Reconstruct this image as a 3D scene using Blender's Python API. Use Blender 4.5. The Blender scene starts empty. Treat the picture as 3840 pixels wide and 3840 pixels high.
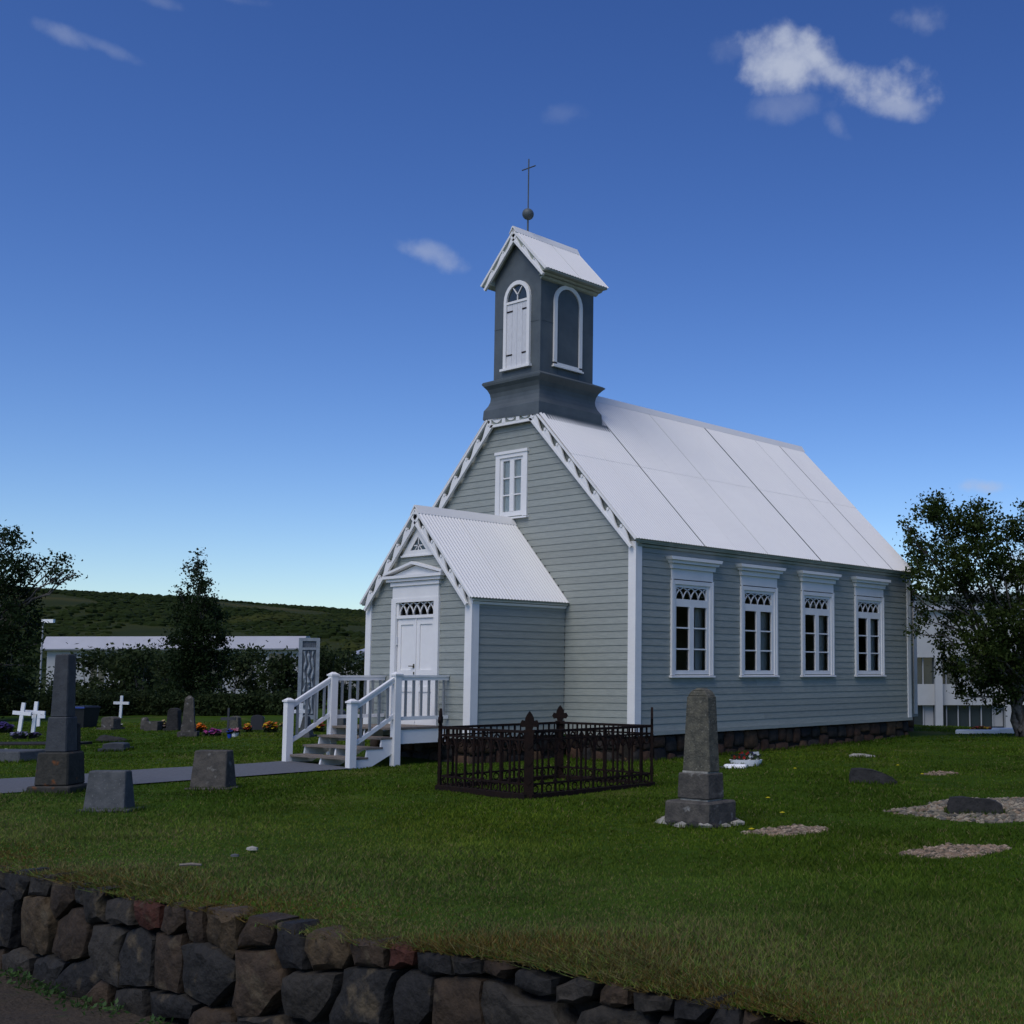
import bpy, math, random
import numpy as np
from mathutils import Vector, Matrix
random.seed(7); rng = np.random.default_rng(7)
sc = bpy.context.scene
col = sc.collection

# ------------------------------------------------------------------ camera
FPX, CX, CY = 4651.72, 2907.15, 2120.09          # focal length and principal point in photo pixels (3840 wide)
YAW, PITCH, ROLL = 0.64439, 0.0879, -0.00255
CAM = np.array([16.2934, -17.2521, 1.1085])
_fw = np.array([-math.sin(YAW), math.cos(YAW), 0]); _rt = np.array([math.cos(YAW), math.sin(YAW), 0]); _up = np.array([0, 0, 1.0])
FWD = _fw*math.cos(PITCH)+_up*math.sin(PITCH); _U = _up*math.cos(PITCH)-_fw*math.sin(PITCH)
RGT = _rt*math.cos(ROLL)+_U*math.sin(ROLL); UPV = _U*math.cos(ROLL)-_rt*math.sin(ROLL)
cam = bpy.data.cameras.new('camera'); co = bpy.data.objects.new('camera', cam); col.objects.link(co)
cam.sensor_width = 36; cam.lens = FPX/3840*36; cam.sensor_fit = 'HORIZONTAL'
cam.shift_x = (1920-CX)/3840; cam.shift_y = (CY-1920)/3840
cam.clip_start = 0.1; cam.clip_end = 6000
m = Matrix(((RGT[0], UPV[0], -FWD[0], CAM[0]), (RGT[1], UPV[1], -FWD[1], CAM[1]), (RGT[2], UPV[2], -FWD[2], CAM[2]), (0, 0, 0, 1)))
co.matrix_world = m
sc.camera = co

# ------------------------------------------------------------------ world, sun, exposure
SUN_DIR = Vector((0.12, -0.58, 0.80)).normalized()
w = bpy.data.worlds.new('World'); sc.world = w; w.use_nodes = True
nt = w.node_tree; N = nt.nodes; L = nt.links
for n in list(N): N.remove(n)
def wn(t, **k):
    n = N.new(t)
    for a, b in k.items(): setattr(n, a, b)
    return n
def math_(op, a, b=None, clamp=False):
    n = wn('ShaderNodeMath', operation=op, use_clamp=clamp)
    for i, v in enumerate((a, b)):
        if v is None: continue
        if isinstance(v, (int, float)): n.inputs[i].default_value = v
        else: L.new(v, n.inputs[i])
    return n.outputs[0]
def ray(u, v): return FWD+RGT*(u-CX)/FPX-UPV*(v-CY)/FPX
sky = wn('ShaderNodeTexSky', sky_type='NISHITA', sun_disc=False)
sky.sun_elevation = math.asin(SUN_DIR.z); sky.sun_rotation = math.atan2(SUN_DIR.x, SUN_DIR.y)
sky.air_density = 0.95; sky.dust_density = 0.45; sky.ozone_density = 3.0; sky.altitude = 100
hs = wn('ShaderNodeHueSaturation'); hs.inputs['Hue'].default_value = .512; hs.inputs['Saturation'].default_value = 1.13; hs.inputs['Value'].default_value = .68
gm = wn('ShaderNodeGamma'); gm.inputs[1].default_value = 1.3; L.new(sky.outputs[0], gm.inputs[0]); L.new(gm.outputs[0], hs.inputs['Color'])
tc = wn('ShaderNodeTexCoord')
nz1 = wn('ShaderNodeTexNoise'); nz1.inputs['Scale'].default_value = 34; nz1.inputs['Detail'].default_value = 9; nz1.inputs['Roughness'].default_value = .54
nz2 = wn('ShaderNodeTexNoise'); nz2.inputs['Scale'].default_value = 9; nz2.inputs['Detail'].default_value = 5; nz2.inputs['Roughness'].default_value = .6
L.new(tc.outputs['Generated'], nz1.inputs['Vector']); L.new(tc.outputs['Generated'], nz2.inputs['Vector'])
nn = math_('ADD', math_('MULTIPLY', math_('SUBTRACT', nz1.outputs['Fac'], .52), 2.7), math_('MULTIPLY', math_('SUBTRACT', nz2.outputs['Fac'], .5), 1.6))
# clouds: direction in the sky (photo px, 1932 scale), half sizes (px), tilt (deg), density
K = 3840/1932
CL = [(1570,138,95,44,12,.8),(1470,112,100,60,8,.92),(1540,110,80,50,15,.92),(1640,155,115,56,10,.92),(1680,195,75,34,12,.6),(1578,236,46,20,50,.25),(1400,92,60,30,-10,.15),(1500,200,90,30,-5,.22),(1735,34,62,32,15,.3),
      (125,68,50,17,10,.26),(200,92,75,13,14,.2),(812,478,66,24,16,.42),(1070,216,60,22,-10,.1),(300,2,40,14,0,.2),(430,-8,60,16,0,.22),(1852,917,58,16,4,.6),
      (1800,1120,150,50,0,.9),(1960,1090,150,90,0,.95),(2200,1050,220,80,0,.9),(1850,1190,200,50,0,.8),
      (2300,300,220,90,10,.9),(-500,500,240,70,-6,.7),(600,-500,260,100,8,.8),(2900,700,320,110,4,.9),(-1500,-200,400,150,10,.9)]
acc = None
for (cx_, cy_, rx, ry, tl, dens) in CL:
    d = ray(cx_*K, cy_*K); d = d/np.linalg.norm(d)
    a = math.radians(tl); r0 = np.cross(d, [0, 0, 1]); r0 /= np.linalg.norm(r0); u0 = np.cross(r0, d)
    ra = (r0*math.cos(a)-u0*math.sin(a)); ua = (r0*math.sin(a)+u0*math.cos(a))
    def dot(vv):
        n = wn('ShaderNodeVectorMath', operation='DOT_PRODUCT'); L.new(tc.outputs['Generated'], n.inputs[0]); n.inputs[1].default_value = tuple(vv); return n.outputs['Value']
    sx = rx*K/FPX; sy = ry*K/FPX
    A = math_('MULTIPLY', dot(ra/sx), 1.0); B = math_('MULTIPLY', dot(ua/sy), 1.0)
    dd = math_('SQRT', math_('ADD', math_('MULTIPLY', A, A), math_('MULTIPLY', B, B)))
    front = math_('GREATER_THAN', dot(d), 0.2)
    v = math_('SUBTRACT', math_('ADD', 1.05, nn), math_('POWER', dd, 1.5))
    v = math_('MULTIPLY', math_('MULTIPLY', v, .74, True), front)
    sm = wn('ShaderNodeMapRange', interpolation_type='SMOOTHSTEP'); L.new(v, sm.inputs[0]); sm.inputs[4].default_value = dens
    acc = sm.outputs[0] if acc is None else math_('MAXIMUM', acc, sm.outputs[0])
mix = wn('ShaderNodeMix', data_type='RGBA'); L.new(acc, mix.inputs['Factor']); L.new(hs.outputs[0], mix.inputs[6]); mix.inputs[7].default_value = (4.0, 4.45, 5.6, 1)
bg = wn('ShaderNodeBackground'); bg.inputs['Strength'].default_value = 0.1; L.new(mix.outputs[2], bg.inputs['Color'])
wo = wn('ShaderNodeOutputWorld'); L.new(bg.outputs[0], wo.inputs[0])
sl = bpy.data.lights.new('sun', 'SUN'); sl.energy = 1.75; sl.angle = math.radians(42); sl.color = (1.0, .93, .82)
so = bpy.data.objects.new('sun', sl); col.objects.link(so); so.location = (0, 0, 40)
so.rotation_euler = (-SUN_DIR).to_track_quat('-Z', 'Y').to_euler()
vs = sc.view_settings; vs.view_transform = 'Standard'; vs.look = 'None'; vs.exposure = 0.2; vs.gamma = 1

# ------------------------------------------------------------------ helpers
def gz(x, y):
    z = -0.54+.02*min(max(-x, 0), 4)+.006*min(max(y, 0), 10)
    if y > 15: z -= .055*min(y-15, 60)*min(max((x+50)/20, 0), 1)
    z += .018*math.sin(x*1.1+.6*y)*math.cos(y*.9-.4*x)+.012*math.sin(2.3*x-1.7*y)
    if y < -8: z += .085*min(max((x-8.5)/3.5, 0), 1)*min((-8-y)/3, 1)
    if y < -12.1: z -= .035*min((-12.1-y)/.4, 1)**2
    return z
def G(u, v):                                      # photo pixel (1932 scale) -> lawn
    d = ray(u*K, v*K); t = 10.0
    for _ in range(40):
        p = CAM+d*t; f = p[2]-gz(p[0], p[1])
        t += f/(-d[2]) if d[2] < -1e-4 else 0
    p = CAM+d*t; return Vector((p[0], p[1], gz(p[0], p[1])))
def dep(p): return float((np.array(p)-CAM)@FWD)
def AT(u, v, depth):                              # photo pixel at a given distance along the view
    d = ray(u*K, v*K); return Vector(CAM+d*depth)
def PX(n, p): return n*K*dep(p)/FPX               # metres spanned by n px (1932 scale) at p

def link(o, parent=None):
    col.objects.link(o)
    if parent: o.parent = parent
    return o
def mesh(name, verts, faces, mat, parent=None, smooth=False):
    me = bpy.data.meshes.new(name); me.from_pydata([tuple(v) for v in verts], [], faces); me.update()
    if mat: me.materials.append(mat)
    if smooth: me.polygons.foreach_set('use_smooth', [True]*len(me.polygons))
    return link(bpy.data.objects.new(name, me), parent)
def tag(o, label, cat=None, group=None, kind=None):
    if label: o['label'] = label
    if cat: o['category'] = cat
    if group: o['group'] = group
    if kind: o['kind'] = kind
    return o
def thing(name, label, cat, loc=(0, 0, 0), rz=0, group=None):
    o = bpy.data.objects.new(name, None); o.location = loc; o.rotation_euler = (0, 0, rz); o.empty_display_size = .2
    link(o); return tag(o, label, cat, group)
class MB:
    def __init__(s): s.v = []; s.f = []
    def add(s, v, f):
        b = len(s.v); s.v += [tuple(x) for x in v]; s.f += [tuple(i+b for i in q) for q in f]; return s
    def box(s, x0, x1, y0, y1, z0, z1):
        return s.add([(x0,y0,z0),(x1,y0,z0),(x1,y1,z0),(x0,y1,z0),(x0,y0,z1),(x1,y0,z1),(x1,y1,z1),(x0,y1,z1)],
                     [(0,3,2,1),(4,5,6,7),(0,1,5,4),(1,2,6,5),(2,3,7,6),(3,0,4,7)])
    def frus(s, a, b, z0, z1):                     # frustum between rectangles a,b = (x0,x1,y0,y1)
        return s.add([(a[0],a[2],z0),(a[1],a[2],z0),(a[1],a[3],z0),(a[0],a[3],z0),(b[0],b[2],z1),(b[1],b[2],z1),(b[1],b[3],z1),(b[0],b[3],z1)],
                     [(0,3,2,1),(4,5,6,7),(0,1,5,4),(1,2,6,5),(2,3,7,6),(3,0,4,7)])
    def prism(s, poly, d0, d1, fn):                # poly: 2D pts, extruded between depths, fn(a,b,d)->xyz
        n = len(poly); v = [fn(a, b, d0) for a, b in poly]+[fn(a, b, d1) for a, b in poly]
        f = [tuple(range(n-1, -1, -1)), tuple(range(n, 2*n))]+[(i, (i+1) % n, n+(i+1) % n, n+i) for i in range(n)]
        return s.add(v, f)
    def bar(s, p, q, w_, h_, upv=(0, 0, 1)):       # rectangular bar p->q
        p = Vector(p); q = Vector(q); d = (q-p).normalized(); upv = Vector(upv)
        sd = d.cross(upv); sd = sd.normalized() if sd.length > 1e-5 else Vector((1, 0, 0)); u = sd.cross(d)
        a = sd*w_/2; b = u*h_/2
        v = [p-a-b, p+a-b, p+a+b, p-a+b, q-a-b, q+a-b, q+a+b, q-a+b]
        return s.add(v, [(0,3,2,1),(4,5,6,7),(0,1,5,4),(1,2,6,5),(2,3,7,6),(3,0,4,7)])
    def tube(s, pts, rs, n=6, cap=True):
        pts = [Vector(p) for p in pts]; rings = []
        if isinstance(rs, (int, float)): rs = [rs]*len(pts)
        b = len(s.v)
        for i, p in enumerate(pts):
            d = (pts[min(i+1, len(pts)-1)]-pts[max(i-1, 0)]).normalized()
            a = d.cross(Vector((0, 0, 1)));  a = a.normalized() if a.length > .05 else Vector((1, 0, 0)); c = a.cross(d)
            for k in range(n):
                t = 2*math.pi*k/n; s.v.append(tuple(p+(a*math.cos(t)+c*math.sin(t))*rs[i]))
        for i in range(len(pts)-1):
            for k in range(n): s.f.append((b+i*n+k, b+i*n+(k+1) % n, b+(i+1)*n+(k+1) % n, b+(i+1)*n+k))
        if cap: s.f.append(tuple(b+k for k in range(n-1, -1, -1))); s.f.append(tuple(b+(len(pts)-1)*n+k for k in range(n)))
        return s
    def lathe(s, prof, n=12, c=(0, 0)):
        b = len(s.v)
        for r, z in prof:
            for k in range(n): t = 2*math.pi*k/n; s.v.append((c[0]+r*math.cos(t), c[1]+r*math.sin(t), z))
        for i in range(len(prof)-1):
            for k in range(n): s.f.append((b+i*n+k, b+i*n+(k+1) % n, b+(i+1)*n+(k+1) % n, b+(i+1)*n+k))
        return s
    def go(s, name, mat, parent=None, smooth=False): return mesh(name, s.v, s.f, mat, parent, smooth)
XZ = lambda a, b, d: (a, d, b)       # polygon in the front plane, depth along y
YZ = lambda a, b, d: (d, a, b)       # polygon in the side plane, depth along x

# ------------------------------------------------------------------ materials
def mat(name, c, rough=.7, c2=None, scale=6, detail=6, bump=0, bscale=None, objcol=False, var=0, lo=.35, hi=.65, stretch=None, spec=.3, metal=0, attr=None, c3=None, scale3=2., trans=0, sat3=.55):
    M = bpy.data.materials.new(name); M.use_nodes = True; T = M.node_tree; n = T.nodes; l = T.links; bs = n['Principled BSDF']
    bs.inputs['Roughness'].default_value = rough; bs.inputs['Specular IOR Level'].default_value = spec; bs.inputs['Metallic'].default_value = metal
    tcd = n.new('ShaderNodeTexCoord'); src = tcd.outputs['Object']
    geo = n.new('ShaderNodeNewGeometry'); src = geo.outputs['Position']
    if stretch:
        mp = n.new('ShaderNodeMapping'); mp.inputs['Scale'].default_value = stretch; l.new(src, mp.inputs[0]); src = mp.outputs[0]
    cur = None
    if attr:
        at = n.new('ShaderNodeAttribute'); at.attribute_name = attr; cur = at.outputs['Color']
    elif objcol:
        oi = n.new('ShaderNodeObjectInfo'); cur = oi.outputs['Color']
    else:
        rgb = n.new('ShaderNodeRGB'); rgb.outputs[0].default_value = (*c, 1); cur = rgb.outputs[0]
    if c2 is not None:
        nz = n.new('ShaderNodeTexNoise'); nz.inputs['Scale'].default_value = scale; nz.inputs['Detail'].default_value = detail; nz.inputs['Roughness'].default_value = .62; l.new(src, nz.inputs['Vector'])
        mr = n.new('ShaderNodeMapRange'); mr.inputs[1].default_value = lo; mr.inputs[2].default_value = hi; l.new(nz.outputs['Fac'], mr.inputs[0])
        mx = n.new('ShaderNodeMix'); mx.data_type = 'RGBA'; l.new(mr.outputs[0], mx.inputs['Factor']); l.new(cur, mx.inputs[6])
        if isinstance(c2, (int, float)):
            ml = n.new('ShaderNodeMix'); ml.data_type = 'RGBA'; ml.blend_type = 'MULTIPLY'; ml.inputs['Factor'].default_value = 1; l.new(cur, ml.inputs[6]); ml.inputs[7].default_value = (c2, c2, c2, 1); l.new(ml.outputs[2], mx.inputs[7])
        else: mx.inputs[7].default_value = (*c2, 1)
        cur = mx.outputs[2]
    if c3 is not None:
        nz = n.new('ShaderNodeTexNoise'); nz.inputs['Scale'].default_value = scale3; nz.inputs['Detail'].default_value = 8; l.new(src, nz.inputs['Vector'])
        mr = n.new('ShaderNodeMapRange'); mr.inputs[1].default_value = sat3; mr.inputs[2].default_value = sat3+.12; l.new(nz.outputs['Fac'], mr.inputs[0])
        mx = n.new('ShaderNodeMix'); mx.data_type = 'RGBA'; l.new(mr.outputs[0], mx.inputs['Factor']); l.new(cur, mx.inputs[6]); mx.inputs[7].default_value = (*c3, 1); cur = mx.outputs[2]
    if var:
        oi = n.new('ShaderNodeObjectInfo'); mr = n.new('ShaderNodeMapRange'); mr.inputs[3].default_value = 1-var; mr.inputs[4].default_value = 1+var; l.new(oi.outputs['Random'], mr.inputs[0])
        ml = n.new('ShaderNodeVectorMath'); ml.operation = 'SCALE'; l.new(cur, ml.inputs[0]); l.new(mr.outputs[0], ml.inputs['Scale']); cur = ml.outputs[0]
    l.new(cur, bs.inputs['Base Color'])
    if bump:
        nb = n.new('ShaderNodeTexNoise'); nb.inputs['Scale'].default_value = bscale or scale*2; nb.inputs['Detail'].default_value = 8; l.new(src, nb.inputs['Vector'])
        bp = n.new('ShaderNodeBump'); bp.inputs['Strength'].default_value = 1; bp.inputs['Distance'].default_value = bump; l.new(nb.outputs['Fac'], bp.inputs['Height']); l.new(bp.outputs[0], bs.inputs['Normal'])
    if trans:
        tr = n.new('ShaderNodeBsdfTranslucent'); l.new(cur, tr.inputs['Color']); ms = n.new('ShaderNodeMixShader'); ms.inputs[0].default_value = trans
        l.new(bs.outputs[0], ms.inputs[1]); l.new(tr.outputs[0], ms.inputs[2]); l.new(ms.outputs[0], n['Material Output'].inputs[0])
    return M
def glass(name, tint=(.9, .95, .95)):
    M = bpy.data.materials.new(name); M.use_nodes = True; n = M.node_tree.nodes; l = M.node_tree.links
    n.remove(n['Principled BSDF'])
    fr = n.new('ShaderNodeFresnel'); fr.inputs[0].default_value = 1.5
    t = n.new('ShaderNodeBsdfTransparent'); t.inputs[0].default_value = (*tint, 1)
    g = n.new('ShaderNodeBsdfGlossy'); g.inputs['Roughness'].default_value = .02
    gp = n.new('ShaderNodeNewGeometry'); nb = n.new('ShaderNodeTexNoise'); nb.inputs['Scale'].default_value = 2.2; l.new(gp.outputs['Position'], nb.inputs[0])
    bp = n.new('ShaderNodeBump'); bp.inputs['Distance'].default_value = .012; l.new(nb.outputs['Fac'], bp.inputs['Height']); l.new(bp.outputs[0], g.inputs['Normal'])
    ms = n.new('ShaderNodeMixShader'); l.new(fr.outputs[0], ms.inputs[0]); l.new(t.outputs[0], ms.inputs[1]); l.new(g.outputs[0], ms.inputs[2]); l.new(ms.outputs[0], n['Material Output'].inputs[0])
    return M
M_SIDE = mat('sage_siding', (.30, .322, .292), .6, c2=(.245, .268, .245), scale=4, stretch=(1, 1, 9), var=.07, bump=.003, bscale=18, c3=(.225, .245, .225), scale3=9, sat3=.62)
M_WHITE = mat('white_paint', (.77, .765, .745), .5, c2=(.72, .715, .70), scale=3, bump=.001, bscale=25)
M_WSHUT = mat('weathered_white', (.66, .67, .69), .7, c2=(.52, .53, .54), scale=14, stretch=(5, 5, .6), var=.05)
M_ROOF = mat('white_corrugated_metal', (.765, .755, .725), .45, c2=(.74, .73, .705), scale=1.2, var=.012)
M_TOWER = mat('slate_sheet_metal', (.10, .118, .124), .5, c2=(.075, .09, .097), scale=2.4, bump=.003, bscale=4, var=.03)
M_SOFF = mat('soffit_shade_tone', (.33, .36, .31), .7, c2=(.27, .30, .25), scale=5)  # white trim darkened to grey-green: eave shade and grass bounce in the colour
M_GLASS = glass('window_glass')
M_DARK = mat('dark_interior', (.06, .05, .045), .9)
M_CURT = mat('pale_curtain', (.55, .56, .56), .9, trans=.2)
M_CREAM = mat('cream_curtain', (.80, .77, .70), .9)
M_FOUND = mat('foundation_stone', (.1, .07, .05), .85, objcol=True, c2=.55, scale=9, bump=.02, bscale=10)
M_WALLST = mat('rubble_stone', (.1, .09, .08), .8, objcol=True, c2=.4, scale=9, bump=.05, bscale=9, c3=(.075, .058, .034), lo=.3, hi=.7, scale3=5, sat3=.6)
M_MORTAR = mat('dark_joint_soil', (.012, .010, .008), .95, c2=(.02, .016, .011), scale=12, bump=.02)
M_WOOD = mat('grey_tread_wood', (.20, .17, .14), .8, c2=(.13, .11, .095), scale=10, stretch=(.6, 6, 6), bump=.002)
M_BALUS = mat('grey_baluster', (.27, .285, .29), .6, c2=(.22, .235, .24), scale=20)
M_IRON = mat('rusty_iron', (.010, .007, .0065), .9, c2=(.018, .010, .0075), scale=14, bump=.004, bscale=40, spec=.12)
M_CONC = mat('lichen_concrete', (.115, .108, .08), .9, c2=(.052, .052, .042), scale=13, bump=.01, bscale=45, c3=(.21, .20, .16), scale3=38, sat3=.6)
M_PLINTH = mat('grey_plinth_stone', (.092, .083, .07), .9, c2=(.046, .043, .039), scale=9, bump=.012, bscale=30, c3=(.24, .235, .22), scale3=7, sat3=.62)
M_BASALT = mat('grey_basalt', (.052, .058, .064), .7, c2=(.034, .038, .043), scale=8, bump=.006, bscale=30)
M_GRANITE = mat('blue_grey_granite', (.085, .09, .093), .75, c2=(.05, .055, .058), scale=7, bump=.006, bscale=30, c3=(.14, .15, .152), scale3=45, sat3=.62)
M_LICHEN = mat('orange_lichen_stone', (.045, .043, .036), .9, c2=(.026, .026, .022), scale=10, bump=.012, bscale=26, c3=(.19, .062, .012), scale3=5.5, sat3=.60)
M_BLACKROCK = mat('black_rock', (.032, .031, .030), .95, c2=(.018, .018, .018), scale=9, bump=.02, bscale=22)
M_PALEROCK = mat('pale_rock', (.34, .33, .29), .9, c2=(.2, .19, .16), scale=14, bump=.015, bscale=30)
M_ASPH = mat('grey_asphalt', (.115, .122, .135), .9, c2=(.09, .096, .106), scale=18, bump=.003, bscale=80)
M_BLEAF = mat('birch_leaf', (.040, .062, .014), .55, c2=(.020, .034, .008), scale=1.6, trans=.3, c3=(.06, .08, .02), scale3=3, sat3=.58, spec=.06)
M_DLEAF = mat('dark_leaf', (.026, .044, .015), .55, c2=(.013, .025, .009), scale=1.4, trans=.3, spec=.06)
M_SHRUB = mat('shrub_leaf', (.040, .058, .022), .6, c2=(.018, .030, .010), scale=.5, trans=.25, c3=(.06, .075, .025), scale3=.9, sat3=.6, spec=.06)
M_BARK = mat('bark', (.06, .05, .042), .9, c2=(.14, .135, .125), scale=6, stretch=(1, 1, 2), bump=.01)
M_HILL = mat('hill_scrub', (.034, .040, .006), .9, c2=(.018, .026, .004), scale=.035, detail=8, c3=(.06, .055, .012), scale3=.02, sat3=.58, spec=.06)
M_SCRUB = mat('hill_bush', (.020, .031, .007), .9, c2=(.010, .018, .004), scale=.05, c3=(.042, .048, .012), scale3=.013, sat3=.56, spec=.06)
M_BWHITE = mat('render_white', (.38, .39, .39), .7, c2=(.34, .35, .35), scale=.6)
M_BROOF = mat('white_roof', (.37, .38, .42), .5, c2=(.33, .34, .38), scale=.5)
M_BGLASS = mat('dark_window', (.03, .04, .045), .12, spec=.5)
M_BMETAL = mat('grey_metal', (.3, .31, .32), .5)
M_CROSS = mat('white_cross_paint', (.82, .83, .84), .5)
M_BIN = mat('black_plastic', (.012, .013, .015), .5)
M_TOTEM = mat('carved_grey_panel', (.30, .34, .37), .7, c2=(.22, .25, .28), scale=6)
M_TOTEMD = mat('carved_recess', (.075, .085, .10), .8, c2=(.13, .15, .17), scale=9, stretch=(3, 3, .6))
M_LAWN = mat('lawn_turf', (.042, .078, .006), .95, c2=(.026, .054, .004), scale=.9, detail=9, bump=.03, bscale=14, c3=(.075, .088, .018), scale3=.55, sat3=.56, spec=.06)
M_GRASS = mat('grass_blade', (.05, .09, .02), .7, attr='Col', trans=.35, spec=.08)
M_DIRT = mat('dirt', (.055, .042, .028), .95, c2=(.032, .026, .019), scale=7, bump=.03, bscale=24, c3=(.03, .05, .015), scale3=3, sat3=.6)
M_GRAVEL = mat('gravel_pebble', (.3, .25, .2), .9, attr='Col')
M_PETAL = mat('petal', (.5, .1, .1), .6, objcol=True, trans=.25)
M_POTLEAF = mat('pot_leaf', (.03, .055, .02), .6, c2=(.018, .03, .012), scale=20, trans=.2)
M_SOIL = mat('soil', (.02, .017, .013), .95)
M_POT = mat('planter', (.5, .5, .5), .5, objcol=True)
M_BRASS = mat('door_metal', (.12, .11, .085), .4, metal=.6)
M_HOUSEW = mat('house_cream', (.42, .40, .34), .8)

# ------------------------------------------------------------------ ground
def axis(stops):
    out = [stops[0][0]]
    for (a, s), (b, _) in zip(stops, stops[1:]):
        n = max(1, int(round((b-a)/s))); out += list(np.linspace(a, b, n+1)[1:])
    return out
xs = axis([(-3000, 400), (-400, 40), (-80, 4), (-30, .7), (-4, .22), (14, .7), (26, 6), (80, 60), (400, 500), (3000, 1)])
ys = axis([(-12.455, .05), (-11.8, .22), (-2, .6), (16, 1.2), (40, 6), (120, 60), (600, 400), (3000, 1)])
vv = [(x, y, gz(x, y)) for y in ys for x in xs]; nx = len(xs)
ff = [(j*nx+i, j*nx+i+1, (j+1)*nx+i+1, (j+1)*nx+i) for j in range(len(ys)-1) for i in range(nx-1)]
lawn = mesh('lawn', vv, ff, M_LAWN, smooth=True); tag(lawn, 'short green churchyard lawn around the church and graves', kind='structure')
def dz(x, y): return -1.44+.10*max(-12.5-y, 0)*.9+.02*math.sin(3*x+y)+.015*math.sin(7*x-4*y) if y > -17 else -1.03
dx = axis([(-60, 4), (0, .25), (18, 4), (80, 1)]); dy = axis([(-200, 30), (-17, .25), (-12.3, 1)])
mesh('dirt_track', [(x, y, dz(x, y)) for y in dy for x in dx], [(j*len(dx)+i, j*len(dx)+i+1, (j+1)*len(dx)+i+1, (j+1)*len(dx)+i) for j in range(len(dy)-1) for i in range(len(dx)-1)], M_DIRT, smooth=True)
tag(bpy.data.objects['dirt_track'], 'bare dirt track at the foot of the rubble wall', kind='structure')
py = axis([(-12.2, .4), (-4.35, 1)]); pv = []; 
for y in py:
    e1 = .05*math.sin(y*2.1); e2 = .05*math.sin(y*1.7+2)
    for x in (-4.55+e1, -3.9, -3.2, -2.45+e2): pv.append((x, y, gz(x, y)+.022))
path = mesh('path', pv, [(j*4+i, j*4+i+1, (j+1)*4+i+1, (j+1)*4+i) for j in range(len(py)-1) for i in range(3)], M_ASPH)
tag(path, 'grey asphalt path leading to the church steps', kind='structure')

# ------------------------------------------------------------------ hill with scrub
def ridge(th):                                    # skyline elevation (rad) by bearing from the view axis
    d_ = math.degrees(th)
    return float(np.interp(d_, [-90, -50, -32, -25.4, -18.2, -8.6, 1, 15, 40, 75, 110], [.072, .070, .0605, .0560, .0485, .0355, .025, .03, .06, .085, .08]))  # unseen rise at right added so the side windows reflect dark ground
hv = []; hf = []; SS = np.radians(np.linspace(-90, 115, 230)); DD = [130, 170, 220, 280, 340, 400, 460, 520, 580, 640, 700, 900]
def hpos(th, d): return CAM+_fw*d*math.cos(th)+_rt*d*math.sin(th)
def hillz(th, d):
    t = min(max((d-130)/510, 0), 1); t = t*t*(3-2*t)*.45+t*.55
    z = CAM[2]+(-2.2)*(1-t)+ridge(th)*640*t+(1.5*math.sin(th*50+d*.02)+1.2*math.sin(th*20-d*.013))*t*(1-t)*2
    if d > 640: z -= (d-640)*.03
    return z
for d in DD:
    for s in SS:
        p = hpos(s, d); hv.append((p[0], p[1], hillz(s, d)))
nS = len(SS)
hill = mesh('hill', hv, [(j*nS+i, j*nS+i+1, (j+1)*nS+i+1, (j+1)*nS+i) for j in range(len(DD)-1) for i in range(nS-1)], M_HILL, smooth=True)
tag(hill, 'long low scrub covered hillside beyond the graveyard, with an added unseen rise at right', kind='structure')
sv = []; sf = []
ico = [(0,0,1),(.89,0,.45),(.28,.85,.45),(-.72,.53,.45),(-.72,-.53,.45),(.28,-.85,.45),(.95,.1,-.2),(.3,.95,-.2),(-.8,.6,-.2),(-.8,-.6,-.2),(.3,-.95,-.2)]
icf = [(0,1,2),(0,2,3),(0,3,4),(0,4,5),(0,5,1),(1,6,7,2),(2,7,8,3),(3,8,9,4),(4,9,10,5),(5,10,6,1)]
for _ in range(17000):
    s = rng.uniform(-.80, .02); d = 640*math.sqrt(rng.uniform(.06, 1.0)); d = max(d, 160)
    if d > 560 and rng.random() < .6: continue
    if math.sin(s*31+d*.021)+math.sin(s*13-d*.03) < -.75: continue
    p = hpos(s, d); z = hillz(s, d); r = rng.uniform(.6, 1.7)*(1 if d > 250 else .8); b = len(sv); rot = rng.uniform(0, 6.28)
    for (a, bb, c) in ico:
        k = rng.uniform(.75, 1.25); ca, sa = math.cos(rot), math.sin(rot)
        sv.append((p[0]+(a*ca-bb*sa)*r*k, p[1]+(a*sa+bb*ca)*r*k, z+c*r*.6*k))
    sf += [tuple(i+b for i in q) for q in icf]
tag(mesh('hill_scrub', sv, sf, M_SCRUB), 'dark green scrub bushes covering the far hillside', 'scrub', kind='stuff')

# ------------------------------------------------------------------ church
W_, LEN, EAVE, RIDGE = 6.967, 10.12, 3.70, 7.30
XC = -W_/2; PW, PD, PE, PR = 1.58, 2.337, 2.552, 4.309
CO = .1375                                           # board course height
church = thing('church', 'sage green timber church with white corrugated roof and slate grey bell tower', 'church', (0, 0, 0))
def half_main(z): return W_/2 if z < EAVE+.12 else max(0., RIDGE-.03-z)
def half_porch(z): return PW if z < PE+.12 else max(0., (PR-.03-z)/1.03)
BRD = {}
def board(a0, a1, b0, b1, z0, z1, parent, fn):
    # lapped board: bottom edge proud; a0..a1 extent at the bottom, b0..b1 at the top
    zt = z1+.008
    fr = [(a0, z0, .020), (a1, z0, .020), (b1, zt, .008), (b0, zt, .008)]; bk = [(a0, z0, -.004), (a1, z0, -.004), (b1, zt, -.004), (b0, zt, -.004)]
    v = [fn(a, z, d) for a, z, d in fr+bk]
    return mesh('siding_board', v, [(0,1,2,3),(7,6,5,4),(0,4,5,1),(1,5,6,2),(2,6,7,3),(3,7,4,0)], M_SIDE, parent)
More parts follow.
